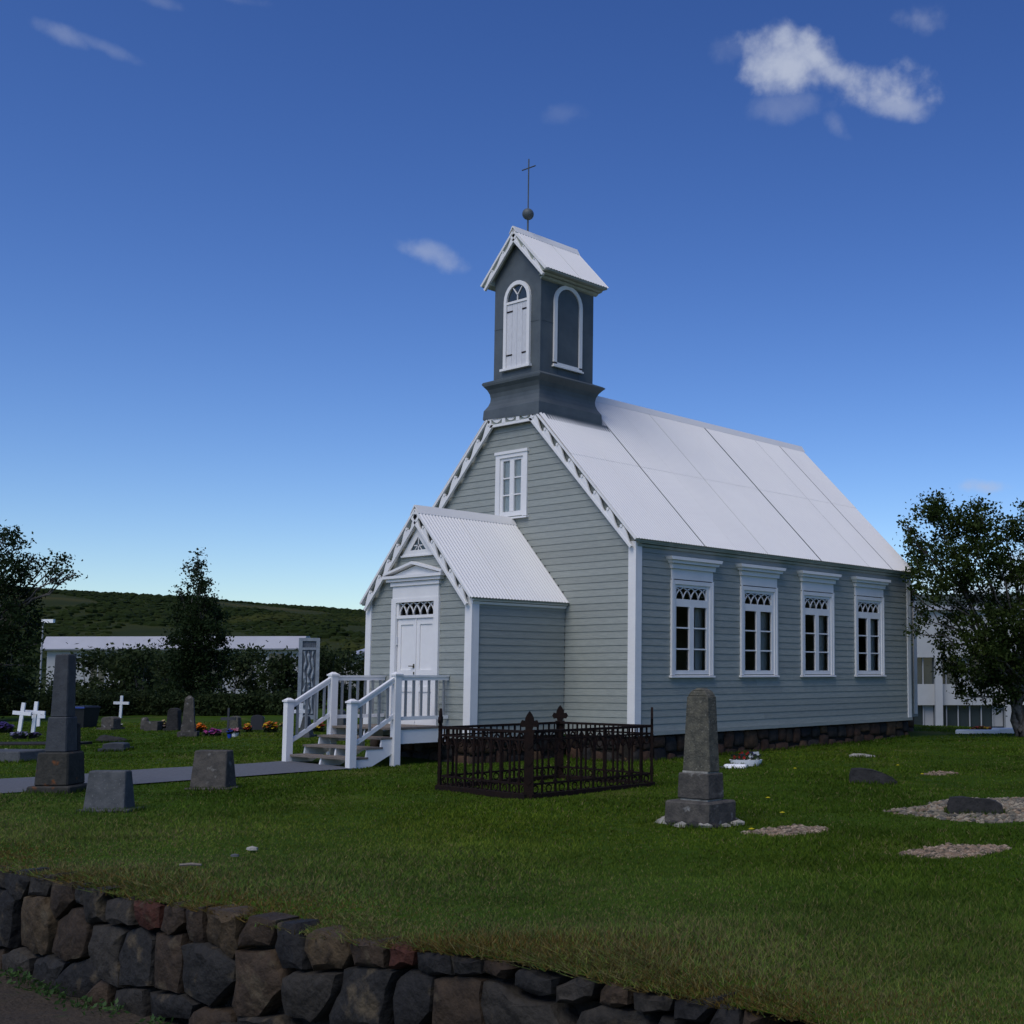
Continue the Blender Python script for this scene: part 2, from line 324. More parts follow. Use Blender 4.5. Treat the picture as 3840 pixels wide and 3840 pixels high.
def clad(span, z0, z1, holes, parent, fn):
    """span(z)->(lo,hi); holes: list of f(z)->(lo,hi) or None"""
    n = int(math.ceil((z1-z0)/CO))
    for i in range(n):
        a = z0+i*CO; b = min(a+CO, z1)
        lo0, hi0 = span(a); lo1, hi1 = span(b); mid = (a+b)/2
        cuts = sorted(h(mid) for h in holes if h(mid))
        segs = []; c0, c1 = lo0, lo1
        for h in cuts:
            if h[0]-c0 > .03: segs.append((c0, h[0], c1, h[0]))
            c0 = c1 = max(h[1], c0)
        if hi0-c0 > .03: segs.append((c0, hi0, c1, max(hi1, c1+.01)))
        for (p, q, r, s) in segs:
            # long runs are made of two or three butted boards
            L_ = q-p
            if L_ > 3.2 and abs(p-r) < .02:
                k = p+L_*random.uniform(.35, .65); board(p, k-.002, r, k-.002, a, b, parent, fn); board(k+.002, q, k+.002, s, a, b, parent, fn)
            else: board(p, q, r, s, a, b, parent, fn)
FRONT = lambda y0: (lambda a, z, d: (a, y0-d, z))
SIDE = lambda x0: (lambda a, z, d: (x0+d, a, z))
# side wall with four window openings
WY = [.98+2.19*i for i in range(4)]; WW = 1.28
b = MB(); y = -.0
edges = [0.0]
for wy in WY: edges += [wy+.08, wy+WW-.08]
edges.append(LEN)
b.box(-.14, -.004, 0, LEN, -.02, 1.13); b.box(-.14, -.004, 0, LEN, 2.90, 3.85)
for i in range(0, len(edges), 2): b.box(-.14, -.004, edges[i], edges[i+1], 1.13, 2.90)
wall_s = b.go('side_wall', M_DARK, church)
def whole(wy): return lambda z: (wy+.03, wy+WW-.03) if 1.08 < z < 3.38 else None
clad(lambda z: (.06, LEN-.06), .03, 3.62, [whole(wy) for wy in WY], wall_s, SIDE(0))
# front gable wall
def gab(bm, z0, z1, xa, xb, y0, y1):
    def hw(z): return half_main(z)
    a0, a1 = max(xa, XC-hw(z0)), min(xb, XC+hw(z0)); b0, b1 = max(xa, XC-hw(z1)), min(xb, XC+hw(z1))
    if a1 > a0 and b1 > b0: bm.prism([(a0, z0), (a1, z0), (b1, z1), (b0, z1)], y0, y1, XZ)
b = MB()
gab(b, -.02, 3.82, -99, 99, .004, .14); gab(b, 3.82, 4.45, -99, 99, .004, .14)
gab(b, 4.45, 5.68, -99, -3.93, .004, .14); gab(b, 4.45, 5.68, -3.15, 99, .004, .14); gab(b, 5.68, 6.6, -99, 99, .004, .14)
wall_f = b.go('front_wall', M_DARK, church)
gwh = lambda z: (-4.0, -3.08) if 4.40 < z < 5.72 else None
pch = lambda z: (XC-half_porch(z)+.0, XC+half_porch(z)-.0) if half_porch(z) > .05 and z < PR else None
clad(lambda z: (XC-half_main(z), XC+half_main(z)-(.06 if z < EAVE else 0)), .03, 6.42, [gwh, pch], wall_f, FRONT(0))
# far and hidden walls, floor, ceiling (close the room)
b = MB(); b.box(-W_, -W_+.14, 0, LEN, -.02, 3.85); b.go('far_side_wall', M_SIDE, church)
b = MB(); b.prism([(-W_+.14, -.02), (-.14, -.02), (-.14, 3.8), (XC, 7.1), (-W_+.14, 3.8)], LEN-.14, LEN-.002, XZ); b.go('back_wall', M_SIDE, church)
MB().box(-W_+.1, -.1, .1, LEN-.1, -.05, .02).go('floor', M_DARK, church)
MB().box(-W_+.1, -.1, .1, LEN-.1, 3.86, 3.9).go('ceiling', M_DARK, church)
# porch walls
b = MB(); b.prism([(XC-PW, -.02), (XC-.68, -.02), (XC-.68, 2.6), (XC-PW, 2.6)], -PD+.004, -PD+.12, XZ); b.prism([(XC+.68, -.02), (XC+PW, -.02), (XC+PW, 2.6), (XC+.68, 2.6)], -PD+.004, -PD+.12, XZ)
b.prism([(XC-PW, 2.6), (XC+PW, 2.6), (XC, 4.18)], -PD+.004, -PD+.12, XZ)
wall_pf = b.go('porch_front_wall', M_DARK, church)
clad(lambda z: (XC-half_porch(z)+(.06 if z < PE else 0), XC+half_porch(z)-(.06 if z < PE else 0)), .03, 4.1, [lambda z: (-4.2, -2.87) if z < 3.0 else None], wall_pf, FRONT(-PD))
b = MB().box(XC+PW-.12, XC+PW-.004, -PD+.13, 0, -.02, 2.66); wall_ps = b.go('porch_side_wall', M_DARK, church)
clad(lambda z: (-PD+.06, -.03), .03, 2.52, [], wall_ps, SIDE(XC+PW))
MB().box(XC-PW, XC-PW+.12, -PD+.13, 0, -.02, 2.66).go('porch_far_wall', M_SIDE, church)
MB().box(XC-PW+.02, XC+PW-.02, -PD+.02, 0, -.05, .10).go('porch_floor', M_DARK, church)
# narrower choir at the back
CHX, CHY = -1.25, 12.52
b = MB().box(-W_-CHX, CHX-.004, LEN+.004, CHY, -.02, 3.3); b.prism([(-W_-CHX-.1, 3.3), (CHX+.1, 3.3), (XC, 5.4)], LEN+.004, CHY+.1, XZ)
wall_a = b.go('choir_wall', M_WHITE, church)
clad(lambda z: (LEN+.01, CHY-.06), .03, 3.25, [], wall_a, SIDE(CHX))
MB().box(CHX, CHX+.042, CHY-.14, CHY+.03, 0, 3.3).go('corner_board', M_WHITE, church)
MB().box(CHX, CHX+.05, LEN+.01, CHY+.03, -.045, .028).go('skirting_board', M_SIDE, church)
# corner boards and skirting
def cornerb(x, y, z1, sx, sy, name='corner_board', wf=.155, ws=.13):
    bm = MB(); xf = (x-wf, x+.042) if sx > 0 else (x-.042, x+wf); bm.box(*xf, y-.042, y+.0, -.0, z1)
    if sx > 0: bm.box(x, x+.042, y+.002, y+ws, -.0, z1)
    return bm.go(name, M_WHITE, church)
cornerb(0, 0, 3.66, 1, 1); cornerb(XC+PW, -PD, 2.56, 1, 1); cornerb(XC-PW, -PD, 2.56, -1, 1, wf=.13)
MB().box(0, .042, LEN-.15, LEN+.002, 0, 3.6).go('corner_board', M_WHITE, church)
MB().box(.0, .05, -.046, LEN+.03, -.045, .028).go('skirting_board', M_SIDE, church)
MB().box(XC+PW+.05, .05, -.05, -.004, -.045, .028).go('skirting_board', M_SIDE, church)
MB().box(XC-PW, XC+PW+.05, -PD-.05, -PD-.004, -.045, .028).go('skirting_board', M_SIDE, church)
MB().box(XC+PW, XC+PW+.05, -PD-.002, -.052, -.045, .028).go('skirting_board', M_SIDE, church)
# eave cornices under the corrugated edge
def eave(x, y0, y1, z, mt):
    bm = MB(); bm.prism([(x-.03, z-.02), (x+.11, z-.035), (x+.095, z-.075), (x-.03, z-.085)], y0, y1, XZ); o = bm.go('eave_cornice', mt, church)
    bm = MB(); bm.prism([(x-.03, z-.088), (x+.065, z-.09), (x+.05, z-.135), (x-.03, z-.15)], y0, y1, XZ); bm.go('eave_moulding', mt, church)
eave(.0, .0, LEN+.1, EAVE+.0, M_SOFF); eave(XC+PW, -PD-.04, -.03, PE+.01, M_WHITE)
# foundations: backing and single stones
FCOL = [(.075,.04,.024), (.05,.032,.02), (.036,.03,.025), (.025,.023,.021), (.10,.058,.03), (.06,.035,.022), (.02,.019,.019)]
def poly_stone(name, pts, mt, parent, fn, depth=.16, colr=None, rnd=.5, jag=.012, bulge=.03, angular=False):
    """irregular stone from a 2D outline; fn(a,b,d) with d outward"""
    P = [Vector(p) for p in pts]; c = sum(P, Vector((0, 0)))/len(P); ring = []
    for i in range(len(P)):
        p, q = P[i], P[(i+1) % len(P)]; k = max(1, min(3, int((q-p).length/.07)))
        for j in range(k):
            r = p.lerp(q, j/k)
            if j: r = r+Vector((random.uniform(-jag, jag), random.uniform(-jag, jag)))
            ring.append(r)
    n = len(ring); v = []; tx, ty = random.uniform(-.12, .12), random.uniform(-.12, .12)
    lv = [(1.0, -depth), (1.0, -.035), (.93, -.004), (.66, bulge*.8)]
    if angular: lv = [(1.0, -depth), (1.0, -.03), (.965, -.004), (.60, bulge)]
    fct = [random.uniform(-.012, .012) for _ in range(4)]
    for sc_, d in lv:
        for r in ring:
            q = c+(r-c)*sc_; dd = d
            if d > -.1: dd += (q.x-c.x)*tx+(q.y-c.y)*ty+random.uniform(-.008, .008)
            v.append(fn(q.x, q.y, dd))
    if angular:                                   # chisel: push the inner ring in or out by sector
        for i in range(n):
            a_ = int(4*i/n); q = c+(ring[i]-c)*(.60+random.uniform(-.12, .12)); v[3*n+i] = fn(q.x, q.y, bulge+fct[a_]+(q.x-c.x)*tx+(q.y-c.y)*ty)
    v.append(fn(c.x, c.y, bulge+random.uniform(-.012, .012)))
    f = []
    for l in range(len(lv)-1):
        for i in range(n): f.append((l*n+i, l*n+(i+1) % n, (l+1)*n+(i+1) % n, (l+1)*n+i))
    for i in range(n): f.append(((len(lv)-1)*n+i, (len(lv)-1)*n+(i+1) % n, len(v)-1))
    o = mesh(name, v, f, mt, parent, smooth=False)
    me = o.data; me.polygons.foreach_set('use_smooth', [not angular]*len(me.polygons))
    if angular:
        me.polygons.foreach_set('use_smooth', [True]*len(me.polygons)); me.set_sharp_from_angle(angle=math.radians(38))
    if colr:
        k = random.uniform(.8, 1.2); o.color = (colr[0]*k, colr[1]*k, colr[2]*k, 1)
    return o
def course_stones(a0, a1, zb, zt, rows, wmin, wmax, parent, fn, cols, mt, depth=.12):
    h = (zt-zb)/rows
    off = [[zb+h*r+random.uniform(-.04, .04)*(0 < r < rows) for r in range(rows+1)]]
    for r in range(rows):
        a = a0
        while a < a1-.05:
            w2 = random.uniform(wmin, wmax); e = min(a+w2, a1)
            if a1-e < wmin*.6: e = a1
            g = .012; j = lambda s=.025: random.uniform(-s, s)
            wv = lambda rr, aa: zb+h*rr+(.055*math.sin(3.3*aa)+.045*math.sin(7.9*aa+1)+.03*math.sin(17*aa))*(0 < rr < rows)
            z0 = wv(r, (a+e)/2); z1 = wv(r+1, (a+e)/2)
            pts = [(a+g+abs(j()), z0+g+abs(j())), ((a+e)/2, z0+g+j(.01)), (e-g-abs(j()), z0+g+abs(j())), (e-g, (z0+z1)/2), (e-g-abs(j(.04)), z1-g-abs(j(.03))), ((a+e)/2+j(), z1-g), (a+g+abs(j(.04)), z1-g-abs(j())), (a+g, (z0+z1)/2+j())]
            poly_stone('stone', pts, mt, parent, fn, depth, random.choice(cols), bulge=.022); a = e
fb = MB().box(-.3, -.075, -.0, LEN, -.9, -.022); fnd = fb.go('foundation_wall', M_MORTAR, church)
course_stones(.0, LEN, -.66, -.05, 2, .24, .48, fnd, lambda a, z, d: (-.035+d, a, z), FCOL, M_FOUND, .06)
fb = MB().box(XC+PW, -.3, .06, .3, -.9, -.022); fnd2 = fb.go('foundation_wall', M_MORTAR, church)
course_stones(XC+PW, -.0, -.66, -.05, 2, .24, .48, fnd2, lambda a, z, d: (a, .03-d, z), FCOL, M_FOUND, .06)
fb = MB().box(XC-PW+.1, XC+PW-.075, -PD+.075, 0, -.9, -.022); fnd3 = fb.go('foundation_wall', M_MORTAR, church)
course_stones(-PD+.04, .03, -.66, -.05, 2, .24, .48, fnd3, lambda a, z, d: (XC+PW-.035+d, a, z), FCOL, M_FOUND, .06)
course_stones(XC-PW+.05, XC+PW-.05, -.62, -.05, 2, .26, .5, fnd3, lambda a, z, d: (a, -PD+.035-d, z), FCOL, M_FOUND, .06)
fb = MB().box(-W_-CHX, CHX-.075, LEN+.05, CHY, -.9, -.022); fnd4 = fb.go('foundation_wall', M_MORTAR, church)
course_stones(LEN+1.2, CHY, -.62, -.05, 2, .2, .4, fnd4, lambda a, z, d: (CHX-.035+d, a, z), FCOL, M_FOUND, .05)

# corrugated roofs
LAM, AMP = .076, .009
def sheet(name, P0, P1, y0, y1, lift, parent, m_=M_ROOF, seg=6, lip=True):
    """corrugated sheet running from eave point P0 (x,z) to upper point P1, waves along y"""
    n = max(2, int(round((y1-y0)/LAM*seg))); d = Vector((P1[0]-P0[0], P1[1]-P0[1])); nn_ = Vector((-d.y, d.x)).normalized()
    if nn_.y < 0: nn_ = -nn_
    v = []; f = []
    for i in range(n+1):
        yy = y0+(y1-y0)*i/n; h = lift+AMP*math.cos(2*math.pi*yy/LAM)
        for P in (P0, P1): v.append((P[0]+nn_.x*h, yy, P[1]+nn_.y*h))
    for i in range(n): f.append((2*i, 2*i+2, 2*i+3, 2*i+1))
    b_ = len(v)                                          # folded lips: eave edge and both verges, own vertices
    for i in range(n+1): x, y_, z = v[2*i]; v += [(x, y_, z), (x-nn_.x*.006, y_, z-nn_.y*.006)]
    for i in range(n): f.append((b_+2*i, b_+2*i+1, b_+2*i+3, b_+2*i+2))
    for k in ((0, 2*n) if lip else (2*n,)):
        b_ = len(v); p, q = v[k], v[k+1]; v += [p, q, (q[0]-nn_.x*.012, q[1], q[2]-nn_.y*.012), (p[0]-nn_.x*.012, p[1], p[2]-nn_.y*.012)]; f.append((b_, b_+1, b_+2, b_+3))
    return mesh(name, v, f, m_, parent, smooth=True)
def deck(name, pts, y0, y1, m_=M_WHITE): return MB().prism(pts, y0, y1, XZ).go(name, m_, church)
t_ = .045
roof = deck('roof_deck', [(XC-3.6, EAVE-.02), (XC-3.6, EAVE-.02+t_), (XC, RIDGE-.02+0), (XC+3.6, EAVE-.02+t_-.02), (XC+3.6, EAVE-.045), (XC, RIDGE-.10)], .75, LEN+.10, M_SOFF)
deck('roof_deck', [(XC-3.6, EAVE-.045), (XC-3.6, EAVE-.005), (XC-.80, 6.48), (XC+.80, 6.48), (XC+3.6, EAVE-.005), (XC+3.6, EAVE-.045), (XC+.84, 6.36), (XC-.84, 6.36)], -.10, .748, M_SOFF)
seams = [-.13, .85, 1.88, 2.93, 3.96, 5.03, 5.99, 7.02, 8.03, 9.1, LEN+.13]
for i in range(len(seams)-1):
    sheet('roof_sheet', (XC+3.63, EAVE-.012), (XC+1.78, EAVE-.012+1.85*.9978), seams[i], seams[i+1]-.015, .018, roof, lip=i == 0)
for i in range(len(seams)-1):
    y0 = seams[i]
    hi_ = .80 if i == 0 else .02
    sheet('roof_sheet', (XC+1.81, EAVE-.012+1.82*.9978), (XC+hi_, RIDGE-.005-(hi_-.02)*.9978), y0, seams[i+1]-.015, .023, roof, lip=i == 0)
sheet('roof_sheet', (XC-3.63, EAVE-.012), (XC-.02, RIDGE-.005), .85, LEN+.13, .02, roof)
sheet('roof_sheet', (XC-3.63, EAVE-.012), (XC-.80, RIDGE-.005-.78*.9978), -.13, .85, .02, roof)
def ridgecap(name, x, z, y0, y1, w_, parent, s=1.0, m_=M_ROOF):
    b = MB(); b.prism([(x-w_, z-w_*s), (x-w_, z-w_*s+.012), (x-.02, z+.045), (x+.02, z+.045), (x+w_, z-w_*s+.012), (x+w_, z-w_*s), (x, z+.02)], y0, y1, XZ)
    return b.go(name, m_, parent)
ridgecap('ridge_cap', XC, RIDGE+.045, 1.5, LEN+.16, .13, roof)
proof = deck('porch_roof_deck', [(XC-1.69, PE-.02), (XC, PR-.05), (XC+1.69, PE-.02), (XC+1.69, PE-.05), (XC, PR-.12), (XC-1.69, PE-.05)], -PD-.09, -.03, M_SOFF)
ps = [-PD-.13, -1.52, -.72, .0]
for i in range(3): sheet('roof_sheet', (XC+1.715, PE-.02), (XC+.02, PR-.01), ps[i], ps[i+1]-(.01 if i < 2 else .03), .014, proof)
sheet('roof_sheet', (XC-1.715, PE-.02), (XC-.02, PR-.01), ps[0], -.03, .014, proof)
ridgecap('porch_ridge_cap', XC, PR+.03, -PD-.15, -.03, .13, proof, 1.03)

# bargeboards with carved scroll work
def bargeboard(P, Q, y0, n, wid=.20, mt=M_WHITE, sgn=1, name='bargeboard'):
    """P eave end, Q apex end (x,z) of the outer roof edge; carved wave board under it"""
    P = Vector(P); Q = Vector(Q); d = (Q-P); Ln = d.length; d.normalize(); nrm = Vector((d.y, -d.x))
    if nrm.y > 0: nrm = -nrm                                   # towards the inside, downwards
    o = MB(); top = [P, Q, Q+nrm*.045, P+nrm*.045]
    o.prism([tuple(p) for p in top], y0-.02, y0+.10, XZ); edge = o.go(name, mt, church)
    lo = [P+nrm*(wid-.055), Q+nrm*(wid-.055), Q+nrm*wid, P+nrm*wid]
    MB().prism([tuple(p) for p in lo], y0-.012, y0+.04, XZ).go('lower_strip', mt, edge)
    st = Ln/n; mid = wid-.10
    for i in range(n):
        s0 = i*st; prof = []
        # S shaped scroll leaf rising from the lower strip, leaving a wavy gap under the roof edge
        for k in range(13):
            t = k/12; hgt = .5-.5*math.cos(math.pi*min(t/.86, 1)) if t < .86 else math.cos((t-.86)/.14*math.pi/2)
            prof.append((s0+st*t, .045+mid*(1.0-.86*hgt)))
        prof += [(s0+st, .045+mid+.012), (s0, .045+mid+.012)]
        pts = [tuple(P+d*a+nrm*bb) for a, bb in prof]
        MB().prism(pts, y0-.004, y0+.03, XZ).go('scroll_leaf', mt, edge)
        c = P+d*(s0+st*.93)+nrm*(.045+mid*.36); r = mid*.22
        MB().prism([(c.x+r*math.cos(a*math.pi/4), c.y+r*math.sin(a*math.pi/4)) for a in range(8)], y0-.016, y0+.03, XZ).go('scroll_knob', mt, edge)
    return edge
yb = -.12
HX, HZ = .73, 6.56
bargeboard((XC+3.62, EAVE-.0), (XC+HX, HZ), yb, 8, .25); bargeboard((XC-3.62, EAVE-.0), (XC-HX, HZ), yb, 8, .25)
def flatboard():
    o = MB().box(XC-HX, XC+HX, yb-.02, yb+.1, HZ-.055, HZ+.0).go('bargeboard', M_WHITE, church)
    MB().box(XC-HX+.06, XC+HX-.06, yb-.012, yb+.04, HZ-.22, HZ-.165).go('lower_strip', M_WHITE, o)
    for i in range(4):
        x0 = XC-.66+i*.44
        MB().prism([(x0-.05, HZ-.05), (x0+.05, HZ-.05), (x0+.05, HZ-.17), (x0-.05, HZ-.17)], yb-.016, yb+.03, XZ).go('scroll_knob', M_WHITE, o)
    for i in range(3):
        xa = XC-.61+i*.44; pts = [(xa+.34*t/8, HZ-.05-.085*math.sin(math.pi*t/8)) for t in range(9)]
        MB().prism(pts, yb-.004, yb+.03, XZ).go('scroll_leaf', M_WHITE, o)
flatboard()
bargeboard((XC+1.70, PE), (XC+.02, PR), -PD-.125, 6, .23); bargeboard((XC-1.70, PE), (XC-.02, PR), -PD-.125, 6, .23)

# windows ------------------------------------------------------------
def arcs(bm, n, a0, a1, z0, z1, d0, d1, fn, w_=.016):
    """gothic tracery: n pointed arches"""
    st = (a1-a0)/n; h = z1-z0
    for i in range(n):
        c = a0+st*(i+.5)
        for sgn in (-1, 1):
            q = []
            for k in range(7):
                t = k/6; x = c+sgn*st*.5*(1-t**1.7); q.append((x, z0+h*.80*t**.85))
            for k in range(6):
                (xa, za), (xb, zb) = q[k], q[k+1]; dx_, dz_ = xb-xa, zb-za; l_ = math.hypot(dx_, dz_); nx_, nz_ = -dz_/l_*w_/2, dx_/l_*w_/2
                bm.prism([(xa-nx_, za-nz_), (xa+nx_, za+nz_), (xb+nx_, zb+nz_), (xb-nx_, zb-nz_)], d0, d1, fn)
        # upper halves crossing to the head
        for sgn in (-1, 1):
            xa, za, xb, zb = c, z0+h*.80, c+sgn*st*.5, z1; dx_, dz_ = xb-xa, zb-za; l_ = math.hypot(dx_, dz_); nx_, nz_ = -dz_/l_*w_/2, dx_/l_*w_/2
            bm.prism([(xa-nx_, za-nz_), (xa+nx_, za+nz_), (xb+nx_, zb+nz_), (xb-nx_, zb-nz_)], d0, d1, fn)
def curtain(a0, a1, z0, z1, dpt, fn, parent, mt):
    v = []; f = []; n = 24
    for i in range(n+1):
        a = a0+(a1-a0)*i/n; dd = dpt+.018*math.sin(i*1.9)
        v += [fn(a, z0, dd), fn(a, z1, dd)]
    f = [(2*i, 2*i+2, 2*i+3, 2*i+1) for i in range(n)]
    return mesh('curtain', v, f, mt, parent, smooth=True)
S2 = lambda a, z, d: (d, a, z)
for i, wy in enumerate(WY):
    o = wy
    b = MB()
    def P(a0, a1, z0, z1, d0, d1, bm=b): bm.prism([(o+a0, z0), (o+a1, z0), (o+a1, z1), (o+a0, z1)], d0, d1, S2)
    P(0, .10, 1.10, 2.98, 0, .05); P(WW-.10, WW, 1.10, 2.98, 0, .05); P(.10, WW-.10, 2.90, 2.98, 0, .05)          # casing
    P(-.0, .045, 1.10, 3.0, .05, .062); P(WW-.045, WW, 1.10, 3.0, .05, .062)
    win = b.go('window', M_WHITE, church)
    b2 = MB()
    def Q(a0, a1, z0, z1, d0=-.03, d1=.022): b2.prism([(o+a0, z0), (o+a1, z0), (o+a1, z1), (o+a0, z1)], d0, d1, S2)
    Q(.10, .165, 1.12, 2.90); Q(1.095, WW-.10, 1.12, 2.90); Q(.165, 1.095, 2.84, 2.90); Q(.165, 1.095, 1.12, 1.20); Q(.165, 1.095, 2.46, 2.61); Q(.56, .695, 1.20, 2.46, -.03, .026)
    b2.go('frame', M_WHITE, win)
    b3 = MB()
    for zz in (1.62, 2.04):
        for (a0, a1) in ((.165, .56), (.695, 1.095)): b3.prism([(o+a0, zz-.014), (o+a1, zz-.014), (o+a1, zz+.014), (o+a0, zz+.014)], -.02, .014, S2)
    b3.go('glazing_bar', M_WHITE, win)
    bt = MB(); arcs(bt, 4, o+.165, o+1.095, 2.61, 2.84, -.012, .008, S2, .018); bt.go('tracery', M_WHITE, win)
    for (a0, a1) in ((.165, .56), (.695, 1.095)):
        for (z0, z1) in ((1.20, 1.606), (1.634, 2.026), (2.054, 2.46)): mesh('pane', [(-.008, o+a0, z0), (-.008, o+a1, z0), (-.008, o+a1, z1), (-.008, o+a0, z1)], [(0,1,2,3)], M_GLASS, win)
    mesh('pane', [(-.016, o+.165, 2.61), (-.016, o+1.095, 2.61), (-.016, o+1.095, 2.84), (-.016, o+.165, 2.84)], [(0,1,2,3)], M_GLASS, win)
    bs_ = MB(); bs_.prism([(-.0, 1.06), (.085, 1.055), (.085, 1.085), (.0, 1.10)], o-.03, o+WW+.03, lambda a, z, d: (a, d, z)); bs_.go('sill', M_WHITE, win)
    bc = MB()
    bc.prism([(o+.01, 3.0), (o+WW-.01, 3.0), (o+WW-.01, 3.205), (o+.01, 3.205)], 0, .045, S2)
    bc.prism([(o-.02, 3.205), (o+WW+.02, 3.205), (o+WW+.04, 3.30), (o-.04, 3.30)], 0, .085, S2)
    bc.prism([(o-.07, 3.305), (o+WW+.07, 3.305), (o+WW+.10, 3.37), (o-.10, 3.37)], 0, .14, S2)
    bc.prism([(o-.12, 3.37), (o+WW+.12, 3.37), (o+WW+.15, 3.435), (o-.15, 3.435)], 0, .18, S2)
    bc.go('cornice', M_WHITE, win)
    curtain(o+.95, o+1.35, 1.15, 2.55, -.17, S2, win, M_CURT)
    curtain(o-.15, o+.10, 1.15, 2.55, -.17, S2, win, M_CURT)
# gable window
b = MB(); F0 = lambda a, z, d: (a, -d, z)
def FB(bm, a0, a1, z0, z1, d0, d1): bm.prism([(a0, z0), (a1, z0), (a1, z1), (a0, z1)], d0, d1, F0)
FB(b, -4.03, -3.90, 4.40, 5.77, 0, .05); FB(b, -3.18, -3.05, 4.40, 5.77, 0, .05); FB(b, -3.90, -3.18, 5.66, 5.77, 0, .05); FB(b, -4.05, -3.03, 5.74, 5.80, 0, .07)
gw = b.go('gable_window', M_WHITE, church)
b = MB(); FB(b, -3.90, -3.82, 4.42, 5.66, -.03, .02); FB(b, -3.26, -3.18, 4.42, 5.66, -.03, .02); FB(b, -3.82, -3.26, 5.60, 5.66, -.03, .02); FB(b, -3.82, -3.26, 4.42, 4.52, -.03, .02); FB(b, -3.605, -3.475, 4.52, 5.60, -.03, .024)
b.go('frame', M_WHITE, gw)
b = MB()
for zz in (4.87, 5.23):
    FB(b, -3.82, -3.605, zz-.013, zz+.013, -.02, .014); FB(b, -3.475, -3.26, zz-.013, zz+.013, -.02, .014)
b.go('glazing_bar', M_WHITE, gw)
for (a0, a1) in ((-3.82, -3.605), (-3.475, -3.26)):
    for (z0, z1) in ((4.52, 4.857), (4.883, 5.217), (5.243, 5.60)): mesh('pane', [(a0, .008, z0), (a1, .008, z0), (a1, .008, z1), (a0, .008, z1)], [(0,1,2,3)], M_GLASS, gw)
b = MB(); b.prism([(-.0, 4.36), (.09, 4.35), (.09, 4.38), (0, 4.40)], -4.07, -3.01, lambda a, z, d: (d, -a, z)); b.go('sill', M_WHITE, gw)
curtain(-3.86, -3.22, 4.45, 5.64, -.04, F0, gw, M_CREAM)
# door
PF = lambda a, z, d: (a, -PD-d, z)
def DB(bm, a0, a1, z0, z1, d0, d1): bm.prism([(a0, z0), (a1, z0), (a1, z1), (a0, z1)], d0, d1, PF)
b = MB(); DB(b, -4.26, -4.12, .12, 2.60, 0, .06); DB(b, -2.95, -2.81, .12, 2.60, 0, .06); DB(b, -4.12, -2.95, 2.52, 2.60, 0, .06); DB(b, -4.12, -2.95, 2.21, 2.27, -.05, .03)
DB(b, -4.12, -4.06, 2.27, 2.52, -.05, .03); DB(b, -3.0, -2.95, 2.27, 2.52, -.05, .03)
DB(b, -4.24, -2.83, 2.60, 2.84, 0, .05); DB(b, -4.28, -2.79, 2.84, 2.92, 0, .08); DB(b, -4.36, -2.71, 2.925, 2.985, 0, .12); DB(b, -4.42, -2.64, 2.985, 3.04, 0, .16)
door = b.go('door_surround', M_WHITE, church)
b = MB(); b.prism([(-4.28, 3.045), (-2.78, 3.045), (-3.53, 3.22)], .0, .06, PF); b.go('pediment', M_WHITE, door)
b = MB()
for (xa, xb) in ((-4.42, -3.53), (-2.64, -3.53)):
    b.prism([(xa, 3.045), (xb, 3.245), (xb, 3.295), (xa, 3.09)], .0, .16, PF)
b.go('pediment_moulding', M_WHITE, door)
for (a0, a1) in ((-4.115, -3.535), (-3.53, -2.955)):
    b = MB(); DB(b, a0, a0+.10, .14, 2.21, -.05, .0); DB(b, a1-.10, a1, .14, 2.21, -.05, .0)
    for (z0, z1) in ((2.09, 2.21), (1.10, 1.22), (.80, .90), (.14, .30)): DB(b, a0+.10, a1-.10, z0, z1, -.05, .0)
    leaf = b.go('door_leaf', M_WHITE, church)
    for (z0, z1) in ((1.22, 2.09), (.90, 1.10), (.30, .80)):
        b = MB(); DB(b, a0+.10, a1-.10, z0, z1, -.05, -.02); b.go('panel', M_WHITE, leaf)
    if a0 < -4:
        b = MB(); DB(b, a1-.07, a1-.01, 1.25, 1.33, 0, .012); b.bar(PF(a1-.04, 1.29, .03), PF(a1-.17, 1.29, .035), .018, .018); b.go('handle', M_BRASS, leaf)
        b = MB(); DB(b, a1-.065, a1-.015, 1.13, 1.18, 0, .01); b.go('keyhole_plate', M_BRASS, leaf)
    hx_ = a0 if a0 < -4 else a1
    b = MB(); DB(b, hx_-.02, hx_+.02, 1.70, 1.86, .0, .035); b.go('hinge', M_WSHUT, leaf)
b = MB(); DB(b, -3.545, -3.52, .14, 2.21, -.0, .018); b.go('meeting_strip', M_WHITE, church)
b = MB(); arcs(b, 5, -4.06, -3.0, 2.27, 2.52, -.012, .01, PF, .02); b.go('tracery', M_WHITE, door)
mesh('pane', [PF(-4.06, 2.27, -.015), PF(-3.0, 2.27, -.015), PF(-3.0, 2.52, -.015), PF(-4.06, 2.52, -.015)], [(0,1,2,3)], M_GLASS, door)
